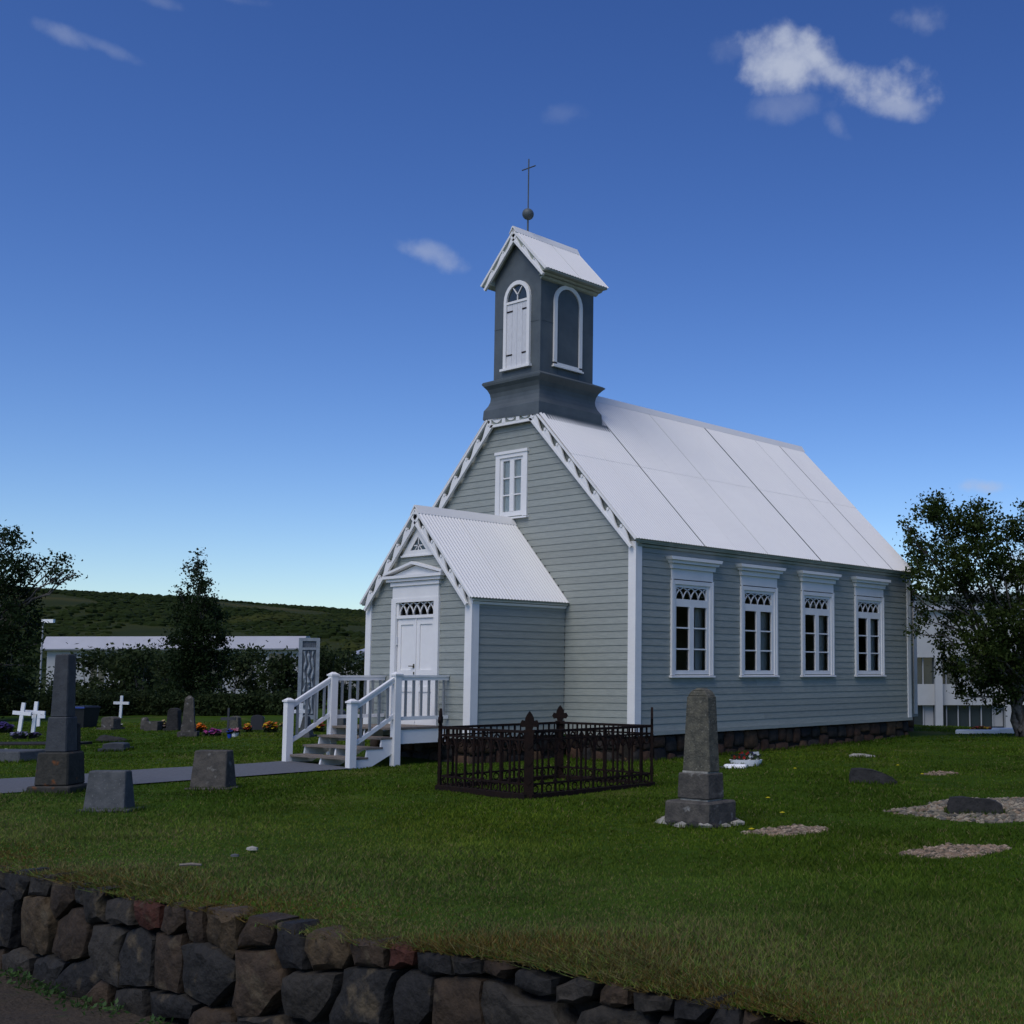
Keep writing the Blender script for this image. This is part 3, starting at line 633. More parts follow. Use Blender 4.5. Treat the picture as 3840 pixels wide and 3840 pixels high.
# triangular light over the door
T0 = [(-3.98, 3.42), (-2.98, 3.42), (-3.484, 3.98)]; T1 = [(-3.72, 3.52), (-3.24, 3.52), (-3.484, 3.78)]
b = MB()
for i in range(3):
    j = (i+1) % 3; b.prism([T0[i], T0[j], T1[j], T1[i]], .0, .05, PF)
b.prism([(-3.99, 3.395), (-2.97, 3.395), (-2.97, 3.43), (-3.99, 3.43)], .05, .07, PF)
tri = b.go('triangular_window', M_WHITE, church)
b = MB(); b.prism([(-3.494, 3.52), (-3.474, 3.52), (-3.474, 3.77), (-3.494, 3.77)], .03, .04, PF); b.prism([(-3.61, 3.60), (-3.36, 3.60), (-3.36, 3.62), (-3.61, 3.62)], .03, .04, PF); b.prism([(-3.60, 3.52), (-3.585, 3.52), (-3.48, 3.62), (-3.49, 3.63)], .03, .04, PF); b.prism([(-3.37, 3.52), (-3.385, 3.52), (-3.49, 3.62), (-3.48, 3.63)], .03, .04, PF); b.go('tracery', M_WHITE, tri)
b = MB(); b.prism(T1, .028, .030, PF); b.go('pane', M_BGLASS, tri)

# bell tower ----------------------------------------------------------
TX0, TX1, TY0, TY1 = XC-.72, XC+.72, .007, 1.53; TE, TR = 9.494, 10.517
b = MB(); b.prism([(TX0, 7.2), (TX1, 7.2), (TX1, 9.74), (XC, 10.42), (TX0, 9.74)], TY0, TY1, XZ); tw = b.go('bell_tower', M_TOWER, church)
prof = [(0.0, 7.40), (.16, 7.335), (.194, 7.31), (.194, 7.295), (.15, 7.25), (.095, 7.18), (.055, 7.09), (.04, 7.0), (.045, 6.92), (.075, 6.83), (.125, 6.745), (.14, 6.72), (.15, 6.56), (.15, 6.2)]
v = []; f = []
for o, z in prof: v += [(TX0-o, TY0-min(o, .16), max(z, 6.53)), (TX1+o, TY0-min(o, .16), max(z, 6.45)), (TX1+o, TY1+o, z), (TX0-o, TY1+o, z)]
for i in range(len(prof)-1):
    for k in range(4): f.append((i*4+k, (i+1)*4+k, (i+1)*4+(k+1) % 4, i*4+(k+1) % 4))
tb = mesh('tower_base', v, f, M_TOWER, church)
# standing strips over the base, and flashing apron on the roof
b = MB()
def apron(xo, w_, y0, y1, sg=1):
    z = lambda x: RIDGE-abs(x-XC)+.045
    xa, xb = XC+sg*xo, XC+sg*(xo+w_)
    b.add([(xa, y0, z(xa)+.02), (xb, y0, z(xb)), (xb, y1, z(xb)), (xa, y1, z(xa)+.02), (xa, y0, z(xa)-.02), (xb, y0, z(xb)-.02), (xb, y1, z(xb)-.02), (xa, y1, z(xa)-.02)], [(0,1,2,3),(0,4,5,1),(1,5,6,2),(2,6,7,3)])
apron(.86, .13, .02, TY1+.30); apron(.1, .78, TY1+.12, TY1+.30)
b.go('flashing', M_TOWER, tb)
b = MB()
for (x, y) in ((TX1+.004, .5), (TX1+.004, 1.1)): b.box(x-.002, x+.004, y-.004, y+.004, 7.42, 9.5)
b.box(TX1-.001, TX1+.006, TY0, TY1, 8.48, 8.49); b.box(TX0, TX1, TY0-.006, TY0+.001, 8.48, 8.49)
b.box(TX1-.03, TX1+.008, TY0-.008, TY0+.03, 7.38, 9.6)
b.go('sheet_seam', M_TOWER, tw)
# tower roof
tro = MB().prism([(XC-1.02, TE), (XC, TR-.03), (XC+1.02, TE), (XC+1.02, TE-.03), (XC+.74, TE-.03), (XC+.74, TE+.1), (XC, TR-.16), (XC-.74, TE+.1), (XC-.74, TE-.03), (XC-1.02, TE-.03)], TY0-.12, TY1+.12, XZ).go('tower_roof_deck', M_SOFF, church)
ty = [TY0-.14, .83, TY1+.14]
for i in range(2): sheet('roof_sheet', (XC+1.03, TE), (XC+.01, TR), ty[i], ty[i+1]-(.01 if i == 0 else 0), .014, tro)
sheet('roof_sheet', (XC-1.03, TE), (XC-.01, TR), ty[0], ty[2], .014, tro)
ridgecap('tower_ridge_cap', XC, TR+.03, TY0-.17, TY1+.17, .11, tro)
eb = MB(); eb.prism([(XC+.72, TE-.04), (XC+.90, TE-.04), (XC+.87, TE-.075), (XC+.72, TE-.09)], TY0-.06, TY1+.1, XZ); eb.prism([(XC+.72, TE-.092), (XC+.82, TE-.092), (XC+.78, TE-.135), (XC+.72, TE-.15)], TY0-.03, TY1+.06, XZ)
eb.go('tower_eave_cornice', M_SOFF, church)
bargeboard((XC+1.03, TE), (XC+.01, TR), TY0-.135, 3, .19, name='tower_bargeboard'); bargeboard((XC-1.03, TE), (XC-.01, TR), TY0-.135, 3, .19, name='tower_bargeboard')
# tower openings: arched
def archpts(c, hw, z0, zs, n=12):
    return [(c-hw, z0), (c+hw, z0)]+[(c+hw*math.cos(math.pi*k/n), zs+hw*math.sin(math.pi*k/n)) for k in range(n+1)]
def archframe(bm, c, hw, z0, zs, th, d0, d1, fn, n=12):
    o = [(c+hw*math.cos(math.pi*k/n), zs+hw*math.sin(math.pi*k/n)) for k in range(n+1)]; i_ = [(c+(hw-th)*math.cos(math.pi*k/n), zs+(hw-th)*math.sin(math.pi*k/n)) for k in range(n+1)]
    for k in range(n): bm.prism([o[k], o[k+1], i_[k+1], i_[k]], d0, d1, fn)
    bm.prism([(c-hw, z0), (c-hw+th, z0), (c-hw+th, zs), (c-hw, zs)], d0, d1, fn); bm.prism([(c+hw-th, z0), (c+hw, z0), (c+hw, zs), (c+hw-th, zs)], d0, d1, fn)
TF = lambda a, z, d: (a, TY0-d, z); TS = lambda a, z, d: (TX1+d, a, z)
b = MB(); archframe(b, -3.46, .405, 7.56, 9.03, .085, 0, .05, TF); tfw = b.go('tower_window', M_WHITE, church)
b = MB(); b.prism([(-3.93, 7.53), (-3.01, 7.53), (-3.01, 7.58), (-3.93, 7.58)], 0, .08, TF); b.go('sill', M_WHITE, tfw)
b = MB(); b.prism([(-3.78, 8.96), (-3.14, 8.96), (-3.14, 9.01), (-3.78, 9.01)], 0, .04, TF); b.go('transom', M_WHITE, tfw)
for k in range(4):
    a0 = -3.78+.16*k; b = MB(); b.prism([(a0+.003, 7.58), (a0+.157, 7.58), (a0+.157, 8.955), (a0+.003, 8.955)], 0, .022, TF); b.go('shutter_board', M_WSHUT, tfw)
for (a0, a1) in ((-3.79, -3.60), (-3.13, -3.30)):
    for zz in (8.80, 7.86): b = MB(); b.prism([(min(a0, a1), zz-.014), (max(a0, a1), zz-.014), (max(a0, a1), zz+.014), (min(a0, a1), zz+.014)], .022, .032, TF); b.go('hinge', M_IRON, tfw)
b = MB(); b.prism([(-3.46+.32*math.cos(math.pi*k/12), 9.012+.32*math.sin(math.pi*k/12)) for k in range(13)], .004, .008, TF); b.go('pane', M_BGLASS, tfw)
b = MB()
for (xa, za, xb, zb) in ((-3.46, 9.01, -3.46, 9.14), (-3.46, 9.13, -3.60, 9.30), (-3.46, 9.13, -3.32, 9.30)):
    b.bar(TF(xa, za, .018), TF(xb, zb, .018), .02, .022, (0, 1, 0))
b.go('tracery', M_WHITE, tfw)
b = MB(); archframe(b, .765, .405, 7.62, 8.97, .085, 0, .045, TS); b.prism([(.36, 7.57), (1.17, 7.57), (1.17, 7.655), (.36, 7.655)], 0, .045, TS); b.prism([(.335, 7.55), (1.195, 7.55), (1.195, 7.585), (.335, 7.585)], 0, .07, TS)
tsw = b.go('blind_arch_frame', M_WHITE, church)
b = MB(); b.prism(archpts(.765, .33, 7.65, 8.97), .0, .012, TS); b.go('blind_panel', M_TOWER, tsw)
# rod, ball and cross
yc = .26
b = MB().tube([(XC, yc, TR-.05), (XC, yc, 12.2)], .014, 6); b.tube([(XC, yc, TR), (XC, yc, TR+.35)], .02, 6); rod = b.go('spire_rod', M_TOWER, church)
b = MB().lathe([(.001, 10.85)]+[(.125*math.sin(math.pi*k/10), 10.975-.125*math.cos(math.pi*k/10)) for k in range(1, 10)]+[(.001, 11.1)], 16, (XC, yc)); b.go('ball', M_TOWER, rod, True)
b = MB().tube([(XC-.21, yc, 12.0), (XC+.21, yc, 12.0)], .013, 6); b.go('cross_arm', M_TOWER, rod)

# ------------------------------------------------------------------ entrance steps
SXL, SXR, SYL, SYF, LZ = -4.46, -2.52, -3.50, -4.40, .18
st = thing('entrance_steps', 'white wooden entrance steps with handrails and grey treads before the church door', 'steps', (-3.49, -3.4, -.46))
def ST(bm, name, mt, parent=None): 
    o_ = bm.go(name, mt, parent or st)
    if parent is None: o_.data.transform(Matrix.Translation((3.49, 3.4, .46)))
    else: o_.data.transform(Matrix.Translation((3.49, 3.4, .46)))
    return o_
for k in range(9):
    y0 = SYL-.04+k*.131; ST(MB().box(SXL-.02, SXR+.02, y0, min(y0+.125, -PD-.055), LZ-.035, LZ), 'landing_plank', M_WOOD)
ST(MB().box(SXR-.04, SXR+.0, SYL, -PD-.06, LZ-.29, LZ-.04), 'side_fascia', M_WHITE); ST(MB().box(SXL, SXL+.04, SYL, -PD-.06, LZ-.29, LZ-.04), 'side_fascia', M_WHITE)
for i in range(1, 4):
    z = LZ-i*.163; y1 = SYL+.02-(i-1)*.295
    ST(MB().box(SXL+.0, SXR-.0, y1-.32, y1+.02, z-.035, z), 'tread', M_WOOD)
for xs_ in (SXR-.05, SXL+.01, (SXL+SXR)/2):
    pts = [(SYL, LZ-.04)]
    pts = [(SYL+.02, LZ-.05)]
    for i in range(1, 4):
        z = LZ-i*.163-.037; y1 = SYL+.02-(i-1)*.295; pts += [(y1-.02, z), (y1-.29, z)]
    pts += [(SYL-.90, -.52), (SYL-.56, -.52), (SYL+.02, LZ-.42)]
    ST(MB().prism(pts, xs_, xs_+.04, YZ), 'stringer', M_WHITE)
def post(x, y, z0, z1):
    p_ = ST(MB().box(x-.065, x+.065, y-.065, y+.065, z0, z1-.06), 'post', M_WHITE)
    c = MB(); c.frus((x-.085, x+.085, y-.085, y+.085), (x-.085, x+.085, y-.085, y+.085), z1-.06, z1-.03); c.frus((x-.075, x+.075, y-.075, y+.075), (x-.02, x+.02, y-.02, y+.02), z1-.03, z1+.01); ST(c, 'post_cap', M_WHITE, p_)
for x in (SXL, SXR):
    post(x, SYL, -.5, 1.17); post(x, SYF, -.5, .70)
    # sloping rails
    ST(MB().bar((x, SYF+.05, .60), (x, SYL-.05, 1.07), .075, .035, (0, 0, 1)), 'handrail', M_WHITE)
    ST(MB().bar((x, SYF+.05, .545), (x, SYL-.05, 1.015), .045, .06, (0, 0, 1)), 'top_rail', M_WHITE)
    ST(MB().bar((x, SYF+.05, -.08), (x, SYL-.05, .39), .05, .07, (0, 0, 1)), 'bottom_rail', M_WHITE)
    for k in range(1, 5):
        t = k/5; y = SYF+(SYL-SYF)*t; zt = .53+.47*t; zb = -.08+.47*t
        ST(MB().box(x-.018, x+.018, y-.018, y+.018, zb+.03, zt), 'baluster', M_BALUS)
    # landing rails
    ST(MB().box(x-.04, x+.04, SYL+.06, -PD+.0-.03, 1.085, 1.115), 'handrail', M_WHITE)
    ST(MB().box(x-.024, x+.024, SYL+.06, -PD-.03, 1.02, 1.082), 'top_rail', M_WHITE)
    ST(MB().box(x-.028, x+.028, SYL+.06, -PD-.03, .31, .375), 'bottom_rail', M_WHITE)
    for k in range(1, 7):
        y = SYL+.03+(-PD-SYL)*k/6.9
        ST(MB().box(x-.018, x+.018, y-.018, y+.018, .375, 1.02), 'baluster', M_BALUS)

# ------------------------------------------------------------------ iron grave railing
fen = thing('iron_grave_railing', 'low square rusty wrought iron railing round a grave before the church', 'railing', (2.5, -4.55, -.55))
FN, FL, FR, FBk = Vector((3.58, -5.83, 0)), Vector((1.39, -5.58, 0)), Vector((3.64, -3.48, 0)), Vector((1.46, -3.28, 0))
FO = Vector((2.5, -4.55, -.55))
def FE(bm, name, parent=None):
    o_ = bm.go(name, M_IRON, parent or fen); o_.data.transform(Matrix.Translation((-2.5, 4.55, 0))); return o_
for (c, other) in ((FN, FBk), (FL, FR), (FR, FL), (FBk, FN)):
    dg = (other-c).normalized(); sd = Vector((-dg.y, dg.x, 0))
    def FP(a, z, d): p = c+sd*a+dg*d; return (p.x, p.y, z)
    b = MB(); b.prism([(-.08, .0), (.08, .0), (.066, .1), (.056, .85), (.075, .93), (-.075, .93), (-.056, .85), (-.066, .1)], -.02, .02, FP); po = FE(b, 'corner_post')
    b = MB(); b.prism([(-.04, .93), (.04, .93), (.05, .97), (.10, .965), (.125, 1.01), (.10, 1.06), (.06, 1.05), (.055, 1.09), (.03, 1.14), (0, 1.18), (-.03, 1.14), (-.055, 1.09), (-.06, 1.05), (-.10, 1.06), (-.125, 1.01), (-.10, .965), (-.05, .97)], -.018, .018, FP); FE(b, 'finial', po)
    for zz in (.25, .5, .72):
        b = MB(); b.prism([(-.05, zz), (0, zz-.06), (.05, zz), (0, zz+.06)], -.028, .028, FP); FE(b, 'ornament', po)
for (p, q) in ((FL, FN), (FN, FR), (FR, FBk), (FBk, FL)):
    d = (q-p); n = 10
    for (z, w_, h_, nm) in ((.90, .05, .035, 'top_rail'), (.79, .03, .025, 'middle_rail'), (.20, .03, .028, 'bottom_rail')):
        FE(MB().bar(p+Vector((0, 0, z)), q+Vector((0, 0, z)), w_, h_), nm)
    FE(MB().bar(p+Vector((0, 0, .03)), q+Vector((0, 0, .03)), .14, .09), 'base_kerb')
    sd = d.normalized()
    for k in range(1, n):
        c = p+d*k/n; b = MB(); b.tube([(c.x, c.y, .03), (c.x, c.y, .90)], .017, 6); b.tube([(c.x, c.y, .19), (c.x, c.y, .24)], .03, 6); b.tube([(c.x, c.y, .6), (c.x, c.y, .64)], .028, 6); FE(b, 'bar')
    for k in range(n):
        c = p+d*(k+.5)/n; b = MB(); b.tube([(c.x, c.y, .79), (c.x, c.y, .90)], .011, 5); FE(b, 'short_bar')
        a0 = p+d*k/n; a1 = p+d*(k+1)/n; q_ = []
        for t in range(9):
            tt = t/8; pos = a0.lerp(a1, tt); z = .56+.21*(1-abs(2*tt-1)**1.8); q_.append((pos.x, pos.y, z))
        FE(MB().tube(q_, .012, 5), 'arch')
        for (r_, zc) in ((.055, .70), (.05, .13)):
            q_ = [(c.x+sd.x*r_*math.cos(t*.785), c.y+sd.y*r_*math.cos(t*.785), zc+r_*math.sin(t*.785)) for t in range(9)]; FE(MB().tube(q_, .011, 4, False), 'scroll_ring')

# ------------------------------------------------------------------ rubble retaining wall
YF = -12.47
rw = thing('rubble_wall', 'dark basalt rubble retaining wall below the grassy edge', 'wall', (8.5, YF+.2, -1.45))
def RW(a, z, d): return (a-8.5, -.2-d, z+1.45)
MB().box(-14, 14, .0-.06, .35, -.3, .80).go('wall_core', M_MORTAR, rw)
def W7(u, v): return (u*.67288, 3150+v*.67288)
def W8(u, v): return (1200+u*.93168, 3150+v*.93168)
def onwall(uv):
    d = ray(*uv); t = (YF-CAM[1])/d[1]; p = CAM+d*t; return (p[0], p[2])
BR, DB_, GB, RD, TN, DK = (.095,.062,.035), (.045,.042,.037), (.072,.062,.048), (.15,.045,.024), (.125,.085,.042), (.030,.028,.026)
ST7 = [(DK,[(-60,270),(40,280),(85,335),(70,420),(50,600),(-60,590)]),(DB_,[(25,175),(150,170),(165,230),(110,330),(70,330),(25,270)]),(GB,[(160,210),(300,190),(305,225),(260,310),(150,310)]),(DB_,[(-60,150),(20,160),(20,270),(-60,265)]),
 (TN,[(130,320),(260,325),(290,420),(285,520),(255,635),(170,640),(90,590),(85,520),(105,430)]),(BR,[(295,230),(420,235),(420,330),(290,445),(265,400),(275,330)]),(DB_,[(430,245),(470,245),(475,370),(425,350)]),
 (BR,[(295,460),(385,385),(480,390),(490,540),(460,650),(375,675),(285,625)]),(GB,[(475,270),(600,275),(565,330),(562,460),(480,460)]),(GB,[(615,330),(740,315),(745,470),(600,465),(570,400),(572,340)]),
 (RD,[(750,340),(830,330),(895,370),(885,490),(800,500),(745,440)]),(BR,[(900,370),(970,350),(1030,385),(1030,460),(950,530),(895,500)]),(BR,[(1035,380),(1130,375),(1125,575),(1050,560),(1035,500)]),
 (TN,[(1138,385),(1240,390),(1330,425),(1320,600),(1280,665),(1130,570)]),(BR,[(1395,425),(1530,450),(1490,590),(1330,590),(1340,530)]),(DK,[(1535,465),(1640,470),(1690,580),(1695,720),(1560,720),(1505,600)]),
 (TN,[(1710,530),(1760,500),(1925,560),(1932,640),(1890,720),(1740,730),(1700,610)]),(GB,[(510,480),(650,485),(680,520),(650,640),(668,820),(560,760),(495,640)]),(DB_,[(690,520),(770,490),(840,560),(840,810),(685,805),(660,650)]),
 (BR,[(850,520),(1000,530),(1010,700),(1000,850),(870,820)]),(DB_,[(1020,590),(1140,580),(1240,640),(1300,700),(1290,790),(1150,930),(1020,850)]),(BR,[(1310,620),(1490,620),(1540,740),(1556,830),(1430,985),(1320,980),(1298,920),(1312,780)]),
 (GB,[(1570,770),(1640,735),(1880,750),(1850,870),(1720,1020),(1565,980),(1550,900)]),(GB,[(10,640),(100,605),(175,660),(150,860),(0,850)]),(DB_,[(180,670),(250,640),(360,690),(310,790),(290,900),(160,860)]),
 (DK,[(320,790),(390,690),(480,660),(550,750),(480,860),(420,910),(312,900)]),(BR,[(430,920),(560,775),(590,790),(575,960),(430,975)]),(GB,[(640,840),(818,835),(812,1010),(620,1010),(605,960)]),
 (DB_,[(830,850),(1010,865),(1080,920),(1050,1000),(830,1000)]),(BR,[(1060,1000),(1120,935),(1260,975),(1270,1080),(1060,1080)]),(BR,[(-60,610),(0,610),(0,850),(-60,850)]),(GB,[(1290,990),(1540,990),(1600,1080),(1290,1090)])]
ST8 = [(BR,[(105,405),(240,405),(262,440),(255,515),(125,510)]),(RD,[(270,420),(350,425),(382,450),(370,505),(280,518)]),(DK,[(388,450),(528,458),(530,543),(430,545),(388,520)]),(DB_,[(536,462),(640,485),(640,540),(540,543)]),
 (BR,[(650,490),(740,485),(770,520),(740,562),(650,530)]),(DB_,[(775,540),(800,522),(940,560),(930,620),(850,625),(772,588)]),(GB,[(948,590),(1030,552),(1110,570),(1090,630),(1040,660),(950,655)]),(BR,[(1125,610),(1155,570),(1250,600),(1245,660),(1170,680),(1112,660)]),
 (GB,[(1260,615),(1420,637),(1400,690),(1300,700),(1265,680)]),(DK,[(1425,650),(1590,640),(1600,670),(1540,735),(1430,722)]),(DK,[(1610,660),(1680,682),(1690,760),(1560,760)]),(BR,[(1700,690),(1765,722),(1760,770),(1698,770)]),
 (DB_,[(90,522),(300,532),(270,600),(240,760),(30,760),(22,710),(78,612)]),(DK,[(300,572),(350,527),(445,558),(440,690),(380,760),(300,760),(286,640)]),(BR,[(460,562),(560,552),(636,572),(636,680),(655,770),(460,770)]),
 (GB,[(650,572),(720,577),(780,632),(930,662),(990,770),(668,770),(642,660)]),(GB,[(1060,690),(1130,667),(1280,692),(1310,780),(1010,780)]),(DK,[(1370,712),(1420,735),(1440,790),(1340,790)])]
for lst, fn_ in ((ST7, W7), (ST8, W8)):
    for c_, poly in lst:
        pts = [onwall(fn_(*q)) for q in poly]; cxx = sum(p[0] for p in pts)/len(pts); czz = sum(p[1] for p in pts)/len(pts)
        area = sum(pts[i][0]*pts[(i+1) % len(pts)][1]-pts[(i+1) % len(pts)][0]*pts[i][1] for i in range(len(pts)))
        if area < 0: pts = pts[::-1]
        pts = [(cxx+(p[0]-cxx)*1.03, czz+(p[1]-czz)*1.03) for p in pts]
        poly_stone('stone', pts, M_WALLST, rw, RW, .18, tuple(v*.52 for v in c_), bulge=.022, angular=True)
# stones of the same wall just outside the picture, on both sides and along its foot
for (a0, a1, zb, zt, rows) in ((10.6, 16.5, -1.45, -.98, 2), (12.6, 16.5, -.97, -.66, 1), (-1.5, 4.15, -1.45, -.66, 3), (7.6, 10.6, -1.5, -1.28, 1)):
    course_stones(a0, a1, zb, zt, rows, .22, .42, rw, RW, [tuple(v*.6 for v in c) for c in (BR, DB_, GB, DK)], M_WALLST, .16)

# ------------------------------------------------------------------ grave monuments
def bevel(o, wd=.01, seg=1):
    md = o.modifiers.new('bevel', 'BEVEL'); md.width = wd; md.segments = seg; md.limit_method = 'ANGLE'
# obelisk at right
p0 = G(1312, 1556); ob = thing('obelisk_gravestone', 'weathered concrete obelisk gravestone on stepped plinth near the right', 'gravestone', (p0.x, p0.y+.1, p0.z))
b = MB().frus((-.34, .30, -.25, .25), (-.33, .30, -.24, .25), -.02, .26); o_ = b.go('lower_plinth', M_PLINTH, ob); bevel(o_, .02)
b = MB().frus((-.235, .215, -.14, .14), (-.225, .205, -.135, .135), .28, .56); o_ = b.go('upper_plinth', M_PLINTH, ob); bevel(o_, .012)
MB().box(-.2, .19, -.12, .12, .26, .29).go('mortar_joint', M_PALEROCK, ob); MB().box(-.19, .17, -.10, .10, .555, .58).go('mortar_joint', M_PALEROCK, ob)
b = MB().frus((-.20, .19, -.09, .09), (-.155, .15, -.075, .075), .575, 1.40); b.frus((-.15, .145, -.072, .072), (-.10, .10, -.065, .065), 1.40, 1.46); b.frus((-.10, .10, -.065, .065), (-.03, .04, -.05, .05), 1.46, 1.49); o_ = b.go('shaft', M_CONC, ob); bevel(o_, .008)
for k in range(26):
    an = 6.28*k/26+random.uniform(-.1, .1); x, y = .42*math.cos(an)*random.uniform(.9, 1.15), .34*math.sin(an)*random.uniform(.9, 1.15); r = random.uniform(.03, .085)
    vv_ = [(x+a*r*random.uniform(.7, 1.3)*1.3, y+bb*r*random.uniform(.7, 1.3), .015+c*r*.7) for a, bb, c in ico]
    mesh('edging_stone', vv_, icf, M_PALEROCK if k % 3 else M_BLACKROCK, ob)
# column monument at left
p0 = G(112, 1494); cm = thing('column_monument', 'tall grey basalt column monument with orange lichen on its base', 'monument', p0, math.radians(38))
u = PX(1, p0)
o_ = MB().box(-.30, .30, -.30, .30, -.05, .10).go('footing', M_LICHEN, cm); bevel(o_, .02)
o_ = MB().frus((-.235, .235, -.235, .235), (-.215, .215, -.215, .215), .10, .56).go('base_block', M_LICHEN, cm); bevel(o_, .02)
o_ = MB().frus((-.15, .15, -.155, .15), (-.135, .135, -.14, .135), .56, 1.05).go('lower_shaft', M_BASALT, cm); bevel(o_, .015)
o_ = MB().frus((.02, .15, .152, .24), (.02, .14, .142, .22), .56, .95).go('rear_block', M_BLACKROCK, cm); bevel(o_, .01)
o_ = MB().frus((-.115, .115, -.115, .115), (-.098, .098, -.098, .098), 1.05, 1.93).go('column', M_BASALT, cm); bevel(o_, .012)
# two wedge headstones
def wedge(u0, v0, wid, ht, th, label, rz, mt):
    p = G(u0, v0); t = thing('headstone', label, 'gravestone', p, rz)
    o_ = MB().frus((-wid/2, wid/2, -th/2, th/2), (-wid*.46, wid*.44, -th*.28, th*.28), .02, ht).go('slab', mt, t); bevel(o_, .02, 2)
    o_ = MB().box(-wid/2-.05, wid/2+.08, -th/2-.06, th/2+.06, -.03, .035).go('footing', mt, t); bevel(o_, .01)
    return t
wedge(206, 1530, .52, .50, .28, 'squat blue grey granite headstone nearest the rubble wall', math.radians(36), M_GRANITE)
wedge(402, 1489, .54, .56, .34, 'weathered grey wedge headstone beside the asphalt path', math.radians(33), M_PLINTH)
# white wooden crosses
def wcross(u0, vb, vt, arm, label, lean=0, rz=.55, yaw=0):
    p = G(u0, vb); h = PX(vb-vt, p); t = thing('white_cross', label, 'grave cross', p, rz, 'white wooden grave crosses'); t.rotation_euler = (0, lean, rz)
    MB().box(-.045, .045, -.03, .03, -.05, h).go('upright', M_CROSS, t); a = PX(arm, p)/2
    MB().box(-a, a, -.034, .034, h*.60, h*.60+.10).go('crossbar', M_CROSS, t); return t
wcross(36, 1384, 1326, 33, 'leftmost white wooden grave cross by the purple flower tubs', .10, .75)
wcross(62, 1383, 1324, 35, 'white wooden grave cross just left of the column monument', .07, .75)
wcross(72, 1372, 1344, 22, 'small white grave cross half hidden behind another white cross', .0, .9)
wcross(171, 1374, 1335, 20, 'white grave cross seen edge on beside the black bin', .03, 1.7)
wcross(227, 1355, 1314, 28, 'upright white grave cross behind the brown squat headstone', .03, .7)
wcross(479, 1346, 1317, 34, 'white grave cross behind the tilted black headstone', 0, .7)
wcross(567, 1372, 1326, 24, 'white grave cross behind the stair railing', 0, 1.2)
# bin
p = G(156, 1374); t = thing('bin', 'black plastic bin with blue lid edge near the hedge', 'bin', p, .4); h = PX(40, p)
MB().frus((-.26, .26, -.26, .26), (-.32, .32, -.32, .32), 0, h*.92).go('body', M_BIN, t); o_ = MB().frus((-.34, .34, -.34, .34), (-.28, .28, -.30, .30), h*.92, h).go('lid', M_BIN, t)
o_ = MB().box(-.1, .36, -.365, -.34, h*.90, h*.97).go('lid_rim', M_POT, t); o_.color = (.03, .06, .25, 1)
# further stones and graves
def rock(name, label, u0, vb, wid, ht, mt, rz=0, dp=.5, seed=0, shape=None):
    p = G(u0, vb); W2 = PX(wid, p); H2 = PX(ht, p); r_ = random.Random(seed+int(u0)); t = []
    n1, n2 = 12, 5; v = []; f = []
    for j in range(n2+1):
        ph = j/n2
        for i in range(n1):
            a = 2*math.pi*i/n1; rr = (math.cos(ph*1.45)**.6)*r_.uniform(.88, 1.1); sx_, sy_ = abs(math.cos(a))**.6*math.copysign(1, math.cos(a)), abs(math.sin(a))**.6*math.copysign(1, math.sin(a))
            hz = H2*math.sin(ph*1.57)**.8*(shape(math.cos(a)*rr) if shape else 1)*r_.uniform(.94, 1.06)
            v.append((sx_*W2/2*rr, sy_*W2/2*dp*rr, hz-.03))
    for j in range(n2):
        for i in range(n1): f.append((j*n1+i, j*n1+(i+1) % n1, (j+1)*n1+(i+1) % n1, (j+1)*n1+i))
    f.append(tuple(n2*n1+i for i in range(n1)))
    o = mesh(name, v, f, mt); o.location = p; o.rotation_euler = (0, 0, YAW+rz); return tag(o, label, 'rock' if 'rock' in name else 'gravestone')
def slab(name, label, u0, vb, wid, ht, th, mt, rz=0, top=.9, lean=0, cat='gravestone', parts=True):
    p = G(u0, vb); W2 = PX(wid, p); H2 = PX(ht, p); t = thing(name, label, cat, p, YAW+rz); t.rotation_euler = (lean, 0, YAW+rz)
    b = MB(); n = 9; pts = [(-W2/2, .0), (W2/2, .0)]+[(W2/2*top*math.cos(math.pi*k/n), H2*(.82+.18*math.sin(math.pi*k/n))) for k in range(n+1)]
    b.prism(pts, -th/2, th/2, XZ); o_ = b.go('slab', mt, t); bevel(o_, .015)
    MB().box(-W2*.58, W2*.58, -th*.9, th*.9, -.04, .06).go('footing', mt, t); return t
slab('headstone', 'brown squat headstone in front of the upright white cross', 209, 1376, 29, 24, .3, M_PLINTH, -.3, 1.0)
rock('boulder_gravestone', 'low rough dark boulder stone on the lawn behind the small slab', 214, 1400, 56, 17, M_BLACKROCK, .2, .6, 1, lambda c: .75-.35*c)
slab('headstone', 'small low grey slab gravestone on the open lawn', 219, 1416, 38, 15, .4, M_BASALT, .2, 1.0)
slab('headstone', 'dark mossy headstone between the slim tree and obelisk stone', 328, 1377, 24, 42, .25, M_BLACKROCK, 0, .8)
p = G(355, 1389); t = thing('obelisk_gravestone', 'dark brown obelisk gravestone in front of the slim tree', 'gravestone', p, YAW+.3); h = PX(76, p); q = PX(17, p)
o_ = MB().box(-q, q, -q, q, -.03, .12).go('footing', M_PLINTH, t); o_ = MB().frus((-q*.72, q*.72, -q*.6, q*.6), (-q*.66, q*.66, -q*.55, q*.55), .12, h*.3).go('pedestal', M_PLINTH, t)
o_ = MB().frus((-q*.62, q*.62, -q*.5, q*.5), (-q*.42, q*.42, -q*.34, q*.34), h*.3, h*.93).frus((-q*.42, q*.42, -q*.34, q*.34), (-q*.1, q*.1, -q*.1, q*.1), h*.93, h).go('shaft', M_PLINTH, t)
slab('headstone', 'rounded mossy headstone behind the blue pot', 443, 1375, 20, 26, .25, M_CONC, 0, .85)
